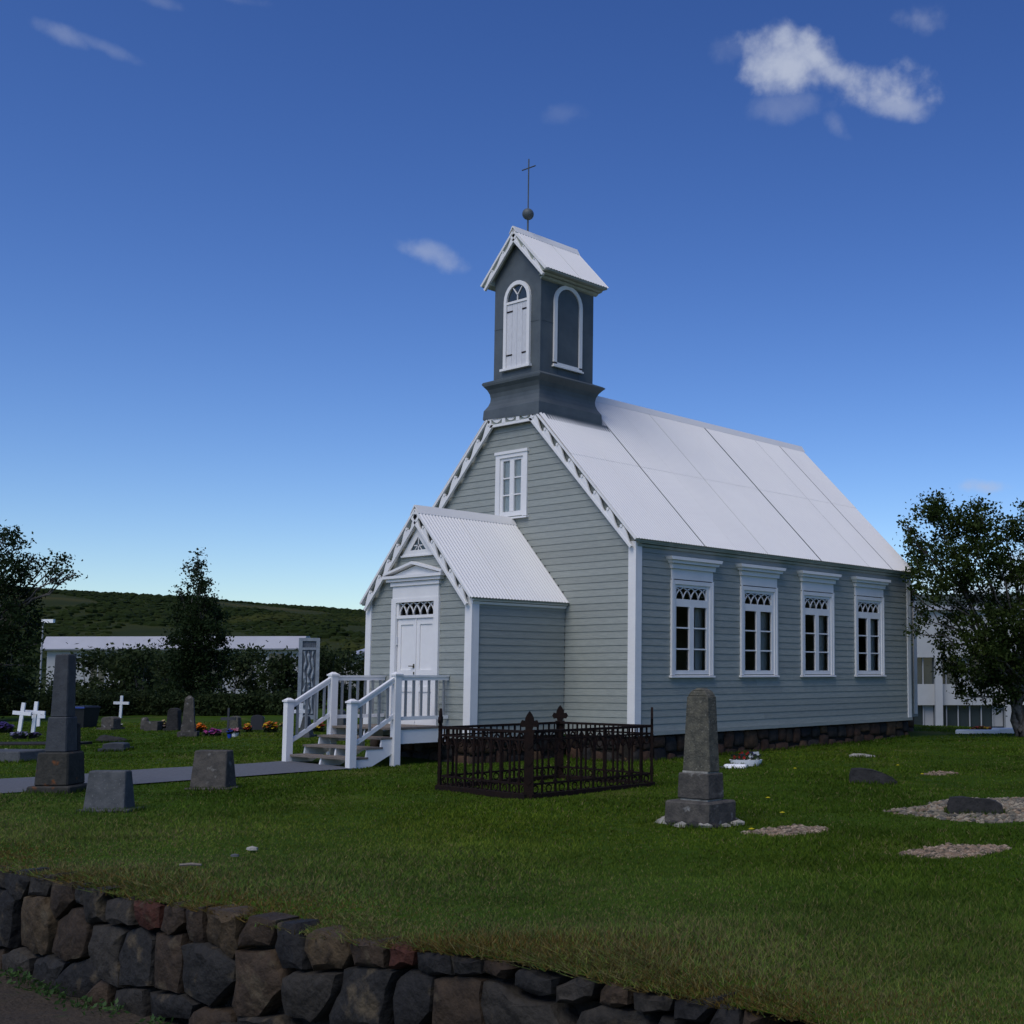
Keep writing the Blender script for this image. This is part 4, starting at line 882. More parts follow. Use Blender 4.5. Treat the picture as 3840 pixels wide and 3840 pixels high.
slab('headstone', 'tilted black polished headstone among red and yellow flowers', 485, 1378, 24, 29, .16, M_BIN, .15, .95, -.12)
slab('headstone', 'pale grey pointed stone seen between the stair rails', 577, 1391, 24, 40, .3, M_GRANITE, 0, .35)
slab('headstone', 'grey headstone behind the steps', 640, 1375, 22, 36, .25, M_GRANITE, 0, .9)
rock('boulder_gravestone', 'rough standing stone with reddish top beside the stone trough', 273, 1376, 16, 24, M_PLINTH, 0, .7, 3)
p = G(292, 1378); t = thing('stone_trough', 'low grey stone trough planter behind the brown headstone', 'trough', p, YAW); a = PX(25, p)/2
b = MB(); b.box(-a, a, -.25, -.19, 0, .26); b.box(-a, a, .19, .25, 0, .26); b.box(-a, -a+.07, -.19, .19, 0, .26); b.box(a-.07, a, -.19, .19, 0, .26); b.go('basin', M_PLINTH, t); MB().box(-a+.07, a-.07, -.19, .19, 0, .2).go('soil', M_SOIL, t)
p = G(430, 1382); t = thing('iron_cross', 'slim dark iron grave cross beside the rounded mossy headstone', 'grave cross', p, .7); h = PX(46, p)
MB().box(-.025, .025, -.02, .02, -.03, h).go('upright', M_BASALT, t); MB().box(-.20, .20, -.025, .025, h*.5, h*.62).go('plate', M_BASALT, t); MB().box(-.16, .16, -.12, .12, -.03, .10).go('footing', M_PLINTH, t)
p = G(682, 1372); t = thing('wooden_marker', 'brown wooden grave marker seen between the stair balusters', 'grave marker', p, .6); h = PX(46, p)
MB().box(-.05, .05, -.04, .04, -.03, h).go('upright', M_WOOD, t); MB().box(-.24, .24, -.03, .03, h*.62, h*.74).go('crossbar', M_WOOD, t)
# white slab grave at far left
p = G(-2, 1436); t = thing('grave_slab', 'pale concrete grave slab with white flowers at the left edge', 'grave', p, .55)
o_ = MB().frus((-1.2, .75, -.45, .45), (-1.15, .70, -.42, .42), -.03, .20).go('slab', M_GRANITE, t); bevel(o_, .02)
p = G(45, 1406); o_ = MB().box(-1.7, 1.3, -.5, .5, -.02, .055).go('grave_border', M_SOIL, None); o_.location = p; o_.rotation_euler = (0, 0, .7); tag(o_, 'dark earth grave bed below the two leftmost white crosses', 'grave bed')

# flowers ------------------------------------------------------------------
def flowers(name, label, u0, vb, wid, ht, colr, n=60, pot=None, dp=.7, leafy=.5, cat='flowers', bs=1.0):
    p = G(u0, vb); W2 = PX(wid, p)/2; H2 = PX(ht, p); t = thing(name, label, cat, p, YAW); z0 = 0
    if pot:
        o_ = MB().lathe([(.0, 0), (W2*.62, 0), (W2*.85, H2*.42), (W2*.9, H2*.45), (W2*.8, H2*.45), (W2*.7, H2*.38), (0, H2*.38)], 12).go('pot', M_POT, t); o_.color = (*pot, 1); z0 = H2*.4
    lv = []; lf = []; pvv = {}
    for i in range(n*3):
        a = random.uniform(0, 6.28); r = math.sqrt(random.random()); x, y = W2*r*math.cos(a), W2*dp*r*math.sin(a); z = z0+(H2-z0)*random.uniform(.05, .85)*(1-.5*r*r); s = random.uniform(.03, .06)*bs
        d1 = Vector((random.uniform(-1, 1), random.uniform(-1, 1), random.uniform(-.3, .8))).normalized()*s; d2 = d1.cross(Vector((random.uniform(-1, 1), random.uniform(-1, 1), 1))).normalized()*s*.5; c = Vector((x, y, z)); k = len(lv)
        lv += [c-d1, c+d2, c+d1, c-d2]; lf.append((k, k+1, k+2, k+3))
    mesh('foliage', lv, lf, M_POTLEAF, t)
    cs = colr if isinstance(colr, list) else [colr]
    for ci, cc in enumerate(cs):
        v = []; f = []
        for i in range(n//len(cs)):
            a = random.uniform(0, 6.28); r = math.sqrt(random.random()); x, y = W2*r*math.cos(a), W2*dp*r*math.sin(a); z = z0+(H2-z0)*random.uniform(.55, 1.0)*(1-.4*r*r); s = random.uniform(.03, .05)*bs; k = len(v)
            tl = Vector((random.uniform(-.6, .6), random.uniform(-.9, .3), 1)).normalized(); e1 = tl.cross(Vector((1, 0, 0))).normalized(); e2 = tl.cross(e1)
            for j in range(6): an = j*math.pi/3; rr = s*(1 if j % 2 else .75); v.append(Vector((x, y, z))+e1*rr*math.cos(an)+e2*rr*math.sin(an))
            f.append(tuple(k+j for j in range(6)))
        o_ = mesh('blossom', v, f, M_PETAL, t); o_.color = (*cc, 1)
    return t
flowers('flower_clump', 'dark purple flowers at the left edge before the hedge', 6, 1384, 34, 22, [(.06,.04,.16),(.03,.02,.09)], 120, bs=1.5)
flowers('flower_tub', 'low tub of pale and purple flowers left of the leftmost cross', 37, 1394, 32, 13, [(.22,.22,.34),(.05,.05,.10)], 80, (.02,.02,.03), bs=1.3)
flowers('flower_tub', 'small dark tub of purple flowers under the second white cross', 83-20, 1393, 22, 11, [(.05,.04,.1)], 50, (.02,.02,.03), bs=1.3)
flowers('flower_posy', 'white flowers on the pale grave slab at left edge', 14, 1424, 34, 10, [(.75,.75,.7)], 60, bs=1.3)
flowers('flower_clump', 'pale yellow flowers at the end of the stone trough', 307, 1377, 16, 18, [(.35,.28,.1),(.4,.3,.25)], 60, bs=1.3)
flowers('flower_clump', 'white blossom spray beside the brown squat headstone', 226, 1372, 8, 8, [(.7,.7,.6)], 20)
flowers('flower_clump', 'orange flowers right of the brown obelisk gravestone', 378, 1381, 18, 17, [(.7,.17,.01)], 90, bs=1.3)
flowers('flower_clump', 'magenta and purple flowers below the orange ones', 400, 1389, 32, 14, [(.35,.04,.2),(.12,.03,.2),(.5,.1,.3)], 110, bs=1.2)
flowers('flower_pot', 'blue glazed pot on the lawn beside the white flower box', 433, 1393, 10, 18, [(.03,.06,.3)], 20, (.01,.05,.35))
flowers('flower_box', 'white box of pink flowers beside the blue pot', 443, 1390, 17, 17, [(.5,.1,.2),(.45,.2,.25)], 50, (.7,.72,.74))
flowers('flower_clump', 'yellow and red flowers left of the tilted black headstone', 467, 1381, 16, 16, [(.55,.3,.01),(.4,.03,.02)], 50, bs=1.2)
flowers('flower_clump', 'yellow and orange flowers right of the tilted black headstone', 510, 1382, 26, 22, [(.6,.42,.01),(.45,.1,.02)], 90, bs=1.2)
flowers('flower_clump', 'faint yellow flowers left of the steps railing', 535, 1372, 14, 10, [(.4,.33,.12)], 30)
flowers('flower_clump', 'yellow and red flowers behind the stair rail', 600, 1381, 26, 20, [(.5,.35,.02),(.4,.05,.03)], 70, bs=1.2)
flowers('flower_clump', 'pale flowers seen under the landing rail', 700, 1377, 20, 10, [(.6,.6,.62)], 40)
# right hand graves -------------------------------------------------------
def pdir(u0, v0): return G(u0, v0)
# boat shaped white planter with flowers
p = G(1407, 1444); t = thing('white_planter', 'white oval planter with red and white flowers beside church foundation', 'planter', p, .55); a = PX(59, p)/2*1.08; hh = PX(11, p)
b = MB(); n = 20
for (s_, z) in ((.84, -.01), (1.0, hh), (.93, hh), (.88, hh*.7)):
    for k in range(n): an = 6.283*k/n; b.v.append((a*s_*math.cos(an), .17*s_*math.sin(an), z))
for j in range(3):
    for k in range(n): b.f.append((j*n+k, j*n+(k+1) % n, (j+1)*n+(k+1) % n, (j+1)*n+k))
b.f.append(tuple(3*n+k for k in range(n))); b.go('bowl', M_CROSS, t)
for cc, cnt, x0 in (((.45, .03, .02), 14, -.05), ((.75, .75, .72), 12, .12), ((.05, .05, .12), 14, .08)):
    v = []; f = []
    for i in range(cnt):
        c = Vector((x0+random.uniform(-.16, .12), random.uniform(-.1, .1), hh+random.uniform(.02, .13))); s = random.uniform(.018, .03); k = len(v)
        for j in range(6): v.append(c+Vector((s*math.cos(j*1.047), -.35*s*math.sin(j*1.047), s*.9*math.sin(j*1.047))))
        f.append(tuple(range(k, k+6)))
    o_ = mesh('blossom', v, f, M_PETAL, t); o_.color = (*cc, 1)
v = []; f = []
for i in range(160):
    c = Vector((random.uniform(-.27, .27), random.uniform(-.1, .1), hh*.7+random.uniform(0, .13))); d1 = Vector((random.uniform(-1, 1), random.uniform(-1, 1), random.uniform(0, 1))).normalized()*.035; d2 = d1.cross(Vector((0, 1, .4))).normalized()*.016; k = len(v); v += [c-d1, c+d2, c+d1, c-d2]; f.append((k, k+1, k+2, k+3))
mesh('foliage', v, f, M_POTLEAF, t)
p = G(1388, 1450); t = thing('grave_plate', 'flat white grave plate lying beside the oval planter', 'grave plate', p, .5); a = PX(46, p)/2; o_ = MB().frus((-a, a, -.13, .13), (-a*.94, a*.9, -.10, .10), 0, .075).go('plate', M_CROSS, t); bevel(o_, .02); o_ = MB().box(-a-.22, -a-.02, -.08, .08, 0, .03).go('small_plate', M_GRANITE, t)
rock('flat_rock', 'pale flat stone lying on the lawn near the foundation', 1627, 1429, 58, 11, M_PALEROCK, .1, .35, 5, lambda c: .85-.2*c)
def angrock(name, label, px, vb, depth, mt, rz):
    uc = (px[0][0]+px[-1][0])/2; p = G(uc, vb); k = PX(1, p); r_ = random.Random(int(uc)); c = [((u_-uc)*k, (vb-v_)*k) for u_, v_ in px]
    n = len(c); zc = sum(q[1] for q in c)/n; v = []; f = []
    for (dd, sc_) in ((-depth/2, .97), (-depth*.32, 1.0), (depth*.32, 1.0), (depth/2, .95)):
        for (x, z) in c: v.append((x*sc_+r_.uniform(-.008, .008), dd+r_.uniform(-.01, .01)+(z*.25 if dd < 0 else -z*.25), (z-.04 if z < .02 else z*sc_+r_.uniform(-.01, .01))))
    for j in range(3):
        for i in range(n): f.append((j*n+i, j*n+(i+1) % n, (j+1)*n+(i+1) % n, (j+1)*n+i))
    f += [tuple(range(n-1, -1, -1)), tuple(3*n+i for i in range(n))]
    o = mesh(name, v, f, mt); o.location = p; o.rotation_euler = (0, 0, YAW+rz); return tag(o, label, 'rock')
angrock('wedge_rock', 'dark wedge shaped rock gravestone sloping down to the right', [(1602,1479),(1603,1462),(1606,1450),(1624,1449),(1645,1452),(1668,1459),(1684,1467),(1693,1475),(1692,1479)], 1478, .26, M_BLACKROCK, .05)
angrock('block_rock', 'dark oblong rock gravestone on the pale gravel bed', [(1787,1536),(1788,1516),(1794,1504),(1815,1503),(1842,1506),(1866,1506),(1880,1511),(1890,1520),(1891,1536)], 1534, .26, M_BLACKROCK, -.05)
p = G(1847, 1384); t = thing('grave_kerb', 'low white grave kerb with red and yellow flowers near the birch', 'grave', p, .45); o_ = MB().box(-.62, .55, -.2, .2, -.02, .10).go('kerb', M_CROSS, t); bevel(o_, .02)
flowers('flower_row', 'row of red and yellow flowers behind the white grave kerb', 1850, 1378, 40, 8, [(.4,.25,.01),(.3,.03,.02)], 60, dp=.3)
p = G(1895, 1383); t = thing('grave_kerb', 'short white grave kerb close to the birch trunk', 'grave', p, .45); o_ = MB().box(-.34, .34, -.3, .3, -.02, .13).go('kerb', M_CROSS, t); bevel(o_, .02)
for i, (u0, v0) in enumerate(((1694, 1449), (1449, 1512), (1476, 1541), (1418, 1573), (1500, 1455), (1740, 1466))):
    p = G(u0, v0); p.z += .05; v = [(.035*math.cos(k*.785)*(1 if k % 2 else .8), .035*math.sin(k*.785), .0) for k in range(8)]+[(0, 0, .012)]
    o_ = mesh('dandelion', v, [(k, (k+1) % 8, 8) for k in range(8)], M_PETAL); o_.location = p; o_.color = (.6, .5, .01, 1); tag(o_, 'tiny yellow dandelion in the lawn '+('at the right end of the wedge rock', 'between obelisk and wedge rock', 'behind the narrow gravel patch', 'at the left end of the narrow gravel patch', 'behind and left of the wedge rock', 'at the left end of the small gravel patch')[i], 'flower', 'dandelions in the lawn')

# gravel beds ------------------------------------------------------------
BEDS = []
def colmesh(name, v, f, cols, mt, parent=None, smooth=False):
    me = bpy.data.meshes.new(name); me.from_pydata(v, [], f); me.materials.append(mt)
    at = me.color_attributes.new('Col', 'FLOAT_COLOR', 'POINT'); at.data.foreach_set('color', np.asarray(cols, np.float32).ravel()); me.update()
    if smooth: me.polygons.foreach_set('use_smooth', [True]*len(me.polygons))
    return link(bpy.data.objects.new(name, me), parent)
def inpoly(x, y, P):
    c = False; n = len(P)
    for i in range(n):
        x1, y1 = P[i]; x2, y2 = P[(i+1) % n]
        if (y1 > y) != (y2 > y) and x < (x2-x1)*(y-y1)/(y2-y1)+x1: c = not c
    return c
def gravel(label, px, n, pal, r0, r1):
    P = [(q.x, q.y) for q in (G(*a) for a in px)]; BEDS.append(P)
    x0, x1 = min(a[0] for a in P), max(a[0] for a in P); y0, y1 = min(a[1] for a in P), max(a[1] for a in P); v = []; f = []; cs = []; cnt = 0; tries = 0
    while cnt < n and tries < n*8:
        tries += 1; x, y = random.uniform(x0, x1), random.uniform(y0, y1)
        if not inpoly(x+random.uniform(-.06, .06), y+random.uniform(-.06, .06), P): continue
        r = random.uniform(r0, r1); b_ = len(v); z = gz(x, y)-.012+r*random.uniform(.1, .5); c = random.choice(pal); k = random.uniform(.7, 1.2); rt = random.uniform(0, 6.28)
        for (a, bb, cc) in ico: q = random.uniform(.8, 1.2); v.append((x+(a*math.cos(rt)-bb*math.sin(rt)*.7)*r*q, y+(a*math.sin(rt)+bb*math.cos(rt)*.7)*r*q, z+cc*r*.6)); cs.append((c[0]*k, c[1]*k, c[2]*k, 1))
        f += [tuple(i+b_ for i in q) for q in icf]; cnt += 1
    o_ = colmesh('gravel_bed', v, f, cs, M_GRAVEL); tag(o_, label, 'gravel', kind='stuff')
GP = [(.22,.185,.13), (.16,.14,.105), (.28,.24,.17), (.09,.085,.07), (.19,.14,.09), (.12,.11,.08)]
GR = [(.24,.165,.105), (.20,.15,.1), (.30,.23,.16), (.15,.11,.075), (.09,.075,.05)]
gravel('large pale gravel grave bed around the oblong rock', [(1668,1532),(1735,1523),(1780,1512),(1860,1508),(2000,1506),(2060,1530),(1990,1549),(1870,1553),(1800,1549),(1740,1541)], 2600, GP, .022, .05)
gravel('pinkish gravel grave bed nearest the lower right corner', [(1690,1612),(1750,1602),(1790,1596),(1860,1597),(1915,1600),(1870,1609),(1830,1617),(1780,1621),(1730,1616)], 1500, GR, .02, .042)
gravel('narrow pink gravel patch right of the obelisk', [(1402,1572),(1460,1563),(1500,1559),(1565,1563),(1540,1572),(1490,1578),(1440,1577)], 900, GR+GP[:1], .02, .042)
gravel('small pale gravel patch right of the wedge rock', [(1742,1462),(1762,1456),(1790,1457),(1806,1460),(1770,1464)], 260, GR, .02, .045)
# loose bits on the grassy bank
for (nm, lb, u0, v0, r, mt) in (('pebble', 'small white pebble lying in the bank grass at left', 476, 1608, .05, M_PALEROCK), ('pebble', 'small grey pebble lying in the bank grass', 443, 1621, .035, M_GRANITE)):
    p = G(u0, v0); v = [(a*r*1.5, b_*r, c*r*.6+.03) for a, b_, c in ico]; o_ = mesh(nm, v, icf, mt); o_.location = p; tag(o_, lb, 'pebble')
p = G(359, 1642); o_ = MB().tube([(-.09, 0, .045), (.0, .01, .05), (.09, 0, .045)], [.012, .014, .01], 6).go('twig', M_WOOD); o_.location = p; o_.rotation_euler = (0, 0, .7); tag(o_, 'short brown twig lying in the bank grass above the wall', 'twig')

# ------------------------------------------------------------------ trees, bushes, hedge
def leafcloud(blobs, per, size, seed, flat=.0, shell=.5):
    """blobs: (center Vector, rx, ry, rz); leaves gathered in small twig clusters inside each blob"""
    r = np.random.default_rng(seed); V = []; 
    for (c, rx, ry, rz_, dn) in blobs:
        n = int(per*dn); nc = max(6, n//26)
        u_ = r.normal(size=(nc, 3)); u_ /= np.linalg.norm(u_, axis=1)[:, None]; rad = r.uniform(0, 1, nc)**(1/3*(1-shell)+.0+.12)
        cc = np.array(c)+u_*rad[:, None]*np.array([rx, ry, rz_])
        idx = r.integers(0, nc, n); sp = size*r.uniform(1.0, 3.0, n)
        q = cc[idx]+r.normal(size=(n, 3))*sp[:, None]*np.array([1, 1, .8])
        d1 = r.normal(size=(n, 3)); d1 /= np.linalg.norm(d1, axis=1)[:, None]; d2 = np.cross(d1, r.normal(size=(n, 3))); d2 /= np.linalg.norm(d2, axis=1)[:, None]+1e-9
        s = size*r.uniform(.6, 1.25, n)[:, None]
        V.append(np.stack([q-d1*s, q+d2*s*.55, q+d1*s, q-d2*s*.55], 1).reshape(-1, 3))
    return np.concatenate(V)
def quadmesh(name, V, mt, parent):
    me = bpy.data.meshes.new(name); n = len(V)//4; me.vertices.add(len(V)); me.vertices.foreach_set('co', V.astype(np.float32).ravel())
    me.loops.add(4*n); me.loops.foreach_set('vertex_index', np.arange(4*n, dtype=np.int32)); me.polygons.add(n); me.polygons.foreach_set('loop_start', np.arange(0, 4*n, 4, dtype=np.int32)); me.polygons.foreach_set('loop_total', np.full(n, 4, np.int32))
    me.materials.append(mt); me.update(calc_edges=True); return link(bpy.data.objects.new(name, me), parent)
def limb(b, p, q, r0, r1, rnd, seg=5, wob=.06):
    p, q = Vector(p), Vector(q); L_ = (q-p).length; pts = []; rs = []
    for i in range(seg+1):
        t = i/seg; w_ = wob*L_*math.sin(math.pi*t); c = p.lerp(q, t)+Vector((rnd.uniform(-w_, w_), rnd.uniform(-w_, w_), rnd.uniform(-w_, w_)*.6-.10*L_*math.sin(math.pi*t)*(0))); pts.append(c); rs.append(r0+(r1-r0)*t)
    b.tube(pts, rs, 6); return pts
def tree(name, label, base, px_blobs, depth_m, leaf, per, mt, trunk_r, seed, fork=.3, cat='tree', thick=.75, stems=((0, 0),), group=None, twigs=5):
    rnd = random.Random(seed); base = Vector(base); t = thing(name, label, cat, base, 0, group); blobs = []
    for bl in px_blobs:
        u0, v0, r = bl[:3]; dn = bl[3] if len(bl) > 3 else 1
        jit = rnd.uniform(-1, 1)*thick*1.2 if r > 12 else rnd.uniform(-.2, .2)
        c = AT(u0, v0, depth_m+jit)-base; R_ = PX(r, c+base); blobs.append((c, R_, R_, R_*.9, dn*(r/50)**2))
    b = MB(); top = max(c.z for c, *_ in blobs)
    fz = top*fork
    for (sx_, sy_) in stems:
        f0 = Vector((sx_*.5, sy_*.5, fz)); tr = limb(b, (sx_*.15, sy_*.15, -.1), f0, trunk_r, trunk_r*.75, rnd, 5, .04)
    for (c, R_, *_x) in blobs:
        s0 = stems[rnd.randrange(len(stems))]; st_ = Vector((s0[0]*.5, s0[1]*.5, fz*rnd.uniform(.75, 1.0)))
        if c.z < st_.z*1.1: st_ = Vector((s0[0]*.4, s0[1]*.4, max(.3, c.z*.7)))
        mid = st_.lerp(c, .5)+Vector((0, 0, .12*(c-st_).length)); r_ = trunk_r*.30
        limb(b, st_, mid, r_, r_*.6, rnd, 4, .05); limb(b, mid, c, r_*.6, r_*.25, rnd, 4, .08)
        for k in range(twigs):
            e = c+Vector((rnd.gauss(0, 1), rnd.gauss(0, 1), rnd.gauss(.2, 1))).normalized()*R_*rnd.uniform(.8, 1.15); limb(b, c.lerp(mid, rnd.uniform(0, .3)), e, r_*.22, r_*.07, rnd, 3, .1)
    b.go('trunk', M_BARK, t, True)
    quadmesh('crown', leafcloud(blobs, per, leaf, seed), mt, t); return t
base = G(1926, 1390); 
tree('birch_tree', 'bushy dark green birch with pale trunk at the right edge', base,
     [(1758,958,34),(1722,1000,13,1),(1706,985,9,1),(1714,1015,10,1),(1728,1030,14,1),(1790,985,40),(1850,975,36),(1830,1010,45),(1900,1000,34),(1742,1040,34),(1728,1075,24),(1790,1060,48),(1850,1060,50),(1905,1070,45),(1712,1112,22),(1755,1110,34),(1702,1132,15),(1700,1108,9),(1820,1115,38),(1880,1130,40),(1735,1160,22,.7),(1722,1190,14,.8),(1800,1165,30,.8),(1850,1180,44),(1915,1180,48),(1790,1215,26,.8),(1850,1235,50),(1910,1245,55),(1790,1250,22),(1830,1285,40),(1885,1300,44),(1775,1262,10),(1825,1315,14),(1960,1000,50),(1965,1090,60),(1985,1180,65),(1975,1270,60),(2030,1050,50),(2050,1150,60),(2050,1240,50),(1940,960,20)],
     dep(base), .052, 1750, M_BLEAF, .14, 11, .22, thick=.9, stems=((0, 0), (-.5, .2), (.5, .1)))
base = AT(-60, 1375, 44); base.z = gz(base.x, base.y)
tree('left_birch_tree', 'dark leafy tree reaching in from the left edge', base,
     [(10,1010,22),(30,1025,16),(-10,1040,35),(45,1075,26),(60,1052,10),(85,1062,11),(112,1060,16),(100,1085,18),(130,1083,9),(140,1084,4),(120,1078,8),(10,1085,40),(30,1130,40),(0,1170,50),(50,1175,30),(20,1220,40),(70,1215,16,.8),(50,1255,26),(0,1280,50),(30,1300,30),(-60,1060,60),(-80,1150,80),(-80,1250,80),(-140,1100,70),(-140,1200,80),(-40,1320,40)],
     44, .07, 1350, M_DLEAF, .22, 21, .25, thick=1.0)
base = G(377, 1346); base = Vector(base)
tree('rowan_tree', 'slim dark columnar rowan tree before the long white roof', base,
     [(374,1046,4,2),(370,1062,5,1.5),(354,1066,6,1.2),(380,1068,9,1.2),(366,1082,11,1.2),(376,1092,14,1.2),(388,1104,9,1.2),(372,1112,17,1.1),(337,1112,4,1.5),(342,1126,8,1.1),(358,1135,20),(385,1138,22),(400,1145,14),(350,1160,26),(385,1165,32),(412,1165,14),(360,1190,34),(395,1195,32),(345,1210,26),(375,1225,42),(410,1225,26),(350,1250,34),(390,1260,40),(370,1285,42),(345,1295,28),(400,1295,28),(375,1315,34)],
     dep(base), .07, 2400, M_DLEAF, .11, 31, .12, thick=.7)
# hedge
hb = []; t = thing('hedge', 'clipped dark green hedge along the back of the graveyard', 'hedge', G(150, 1349))
hb0 = Vector(t.location); rnd = random.Random(5)
b = MB()
for i in range(46):
    u0 = -60+i*13; 
    if u0 > 530: break
    p = G(u0, 1349.5); h = PX(34, p)
    for z in (.25, .6, .85):
        hb.append((p-hb0+Vector((0, .4, h*z)), PX(9, p), .5, h*.22, .55))
    b.tube([p-hb0+Vector((0, .4, -.05)), p-hb0+Vector((0, .4, h*.7))], .03, 5)
b.go('stems', M_BARK, t); quadmesh('foliage', leafcloud(hb, 520, .07, 3, shell=.7), M_SHRUB, t)
# shrubs and small trees between hedge and long building
rnd = random.Random(77)
SH = [(285,1224,1344,44),(238,1240,1344,44),(325,1240,1344,40),(110,1262,1340,52),(165,1232,1340,52),(215,1222,1342,56),(262,1215,1342,60),(310,1228,1342,52),(345,1222,1342,50),(440,1226,1342,56),(478,1222,1342,54),(520,1236,1344,54),(552,1232,1346,40),(610,1228,1348,52),(650,1222,1348,54),(690,1236,1348,50),(735,1240,1348,50),(40,1275,1340,60),(-20,1270,1340,60)]
SL = ['left end', 'near the left tree']
for i, (u0, vt, vb, wd) in enumerate(SH):
    dpt = 60+rnd.uniform(-4, 8); base = AT(u0, 1345, dpt); base.z = -.5; bl = []
    for k in range(13):
        a = rnd.uniform(-1, 1); v0 = rnd.uniform(vt+12, vb-8); r = rnd.uniform(13, 20)*(1.15-.35*abs(a)); bl.append((u0+a*wd*.5*(.55+.45*(v0-vt)/(vb-vt)), v0, r))
    bl += [(u0+rnd.uniform(-8, 8), vt+9, 9), (u0-wd*.28, vt+18, 10), (u0+wd*.27, vt+17, 10)]
    where = ['between two others left of the slim rowan', 'low one filling the gap right of the column monument', 'low one at the foot of the slim rowan', 'below the lamp post', 'left of the long white building windows', 'under the long white roof, right of the column monument', 'tallest of those left of the slim rowan', 'just left of the slim rowan', 'directly behind the slim rowan', 'just right of the slim rowan', 'under the right half of the long white roof', 'left of the carved grey pillar', 'directly behind the carved grey pillar', 'just right of the carved grey pillar', 'below the small far house', 'beside the church porch corner', 'hidden behind the church porch', 'behind the leftmost white crosses', 'at the left picture edge behind the hedge'][i]
    tree('shrub', 'dark willow shrub '+where, base, bl, dpt, .11, 1100, M_SHRUB, .05, 100+i, .15, 'shrub', .9, group='shrubs behind the graveyard hedge', twigs=2)
# ------------------------------------------------------------------ far buildings
def dirbox(b, u0, u1, v0, v1, d0, d1, f=None):
    pass
# long low building with white roof
D1 = 105.0
bl = AT(150/2+75, 1300, D1); org = AT(76, 1345, D1); org.z = -1.2
t = thing('long_building', 'long low white building with pale metal roof beyond the shrubs', 'building', org, YAW+.03)
ln = PX(478, org)+.0; zt = AT(76, 1200, D1).z-org.z; ze = AT(76, 1224, D1).z-org.z
MB().box(0, ln, .6, 3.4, 0, ze-.05).go('wall', M_BWHITE, t)
b = MB(); b.prism([(0.0, ze), (0.05, ze-.12), (3.6, ze-.25), (3.6, ze), (1.8, zt+.03), (.9, zt)], -.3, ln+.3, lambda a, z, d: (d, a, z)); b.go('roof', M_BROOF, t)
for k in range(9):
    x0 = 1.2+k*2.5; f_ = MB().box(x0, x0+1.3, .55, .62, 1.1, ze-.35).go('window', M_BWHITE, t); MB().box(x0+.08, x0+.6, .52, .56, 1.2, ze-.42).go('pane', M_BGLASS, f_); MB().box(x0+.7, x0+1.22, .52, .56, 1.2, ze-.42).go('pane', M_BGLASS, f_)
# small far house
D2 = 130.0; org = AT(655, 1345, D2); org.z = -1
t = thing('small_house', 'small cream house with white roof beside the church porch corner', 'house', org, YAW+.5); hz1 = AT(680, 1216, D2).z-org.z; hz0 = AT(680, 1236, D2).z-org.z
MB().box(0, 7, 0, 6, 0, hz0).go('wall', M_HOUSEW, t); b = MB(); b.prism([(-.4, hz0-.2), (3.5, hz1), (7.4, hz0-.2), (7.4, hz0-.35), (3.5, hz1-.2), (-.4, hz0-.35)], -.5, 6.5, XZ); b.go('roof', M_BROOF, t)
b = MB(); b.prism([(0, hz0-.05), (7, hz0-.05), (3.5, hz1-.25)], 0, .2, XZ); b.go('gable', M_HOUSEW, t)
MB().box(2.6, 4.2, -.05, .02, hz0-1.6, hz0-.5).go('window', M_BGLASS, t)
# lamp post
D3 = 84.0; base = AT(73, 1340, D3); base.z = -1; lt = AT(73, 1174, D3)
t = thing('street_lamp', 'slim grey street lamp with white head left of the long roof', 'lamp post', base, YAW); h = lt.z-base.z
MB().tube([(0, 0, 0), (0, 0, h)], [.07, .045], 8).go('pole', M_BMETAL, t); MB().box(-.05, .75, -.12, .12, h-.02, h+.22).go('lamp_head', M_CROSS, t)
# carved grey pillar
base = G(579, 1357); D4 = dep(base); t = thing('carved_pillar', 'tall grey pillar with carved vertical relief behind the stair rail', 'monument', base, YAW+.42); h = AT(579, 1204, D4).z-base.z; q = PX(36, base)/2
MB().box(-q, q, -.16, .10, -.05, h).go('slab', M_TOTEMD, t)
for (x0, x1, z0, z1) in ((-q-.01, -q*.68, 0, h+.01), (q*.68, q+.01, 0, h+.01), (-q*.68, q*.68, h*.965, h+.01), (-q*.68, q*.68, h*.855, h*.885), (-q*.68, q*.68, 0, h*.05)): MB().box(x0, x1, -.20, -.14, z0, z1).go('border', M_TOTEM, t)
for (x0, wv) in ((-q*.38, .05), (0, .06), (q*.38, .05)):
    pts = []
    for k in range(15): pts.append((x0+.025*math.sin(k*1.3+x0*9), -.17, h*.07+(h*.77)*k/14))
    MB().tube(pts, [wv*(.75+.35*math.sin(k*2.1+x0*20)) for k in range(15)], 6).go('carved_relief', M_TOTEM, t)
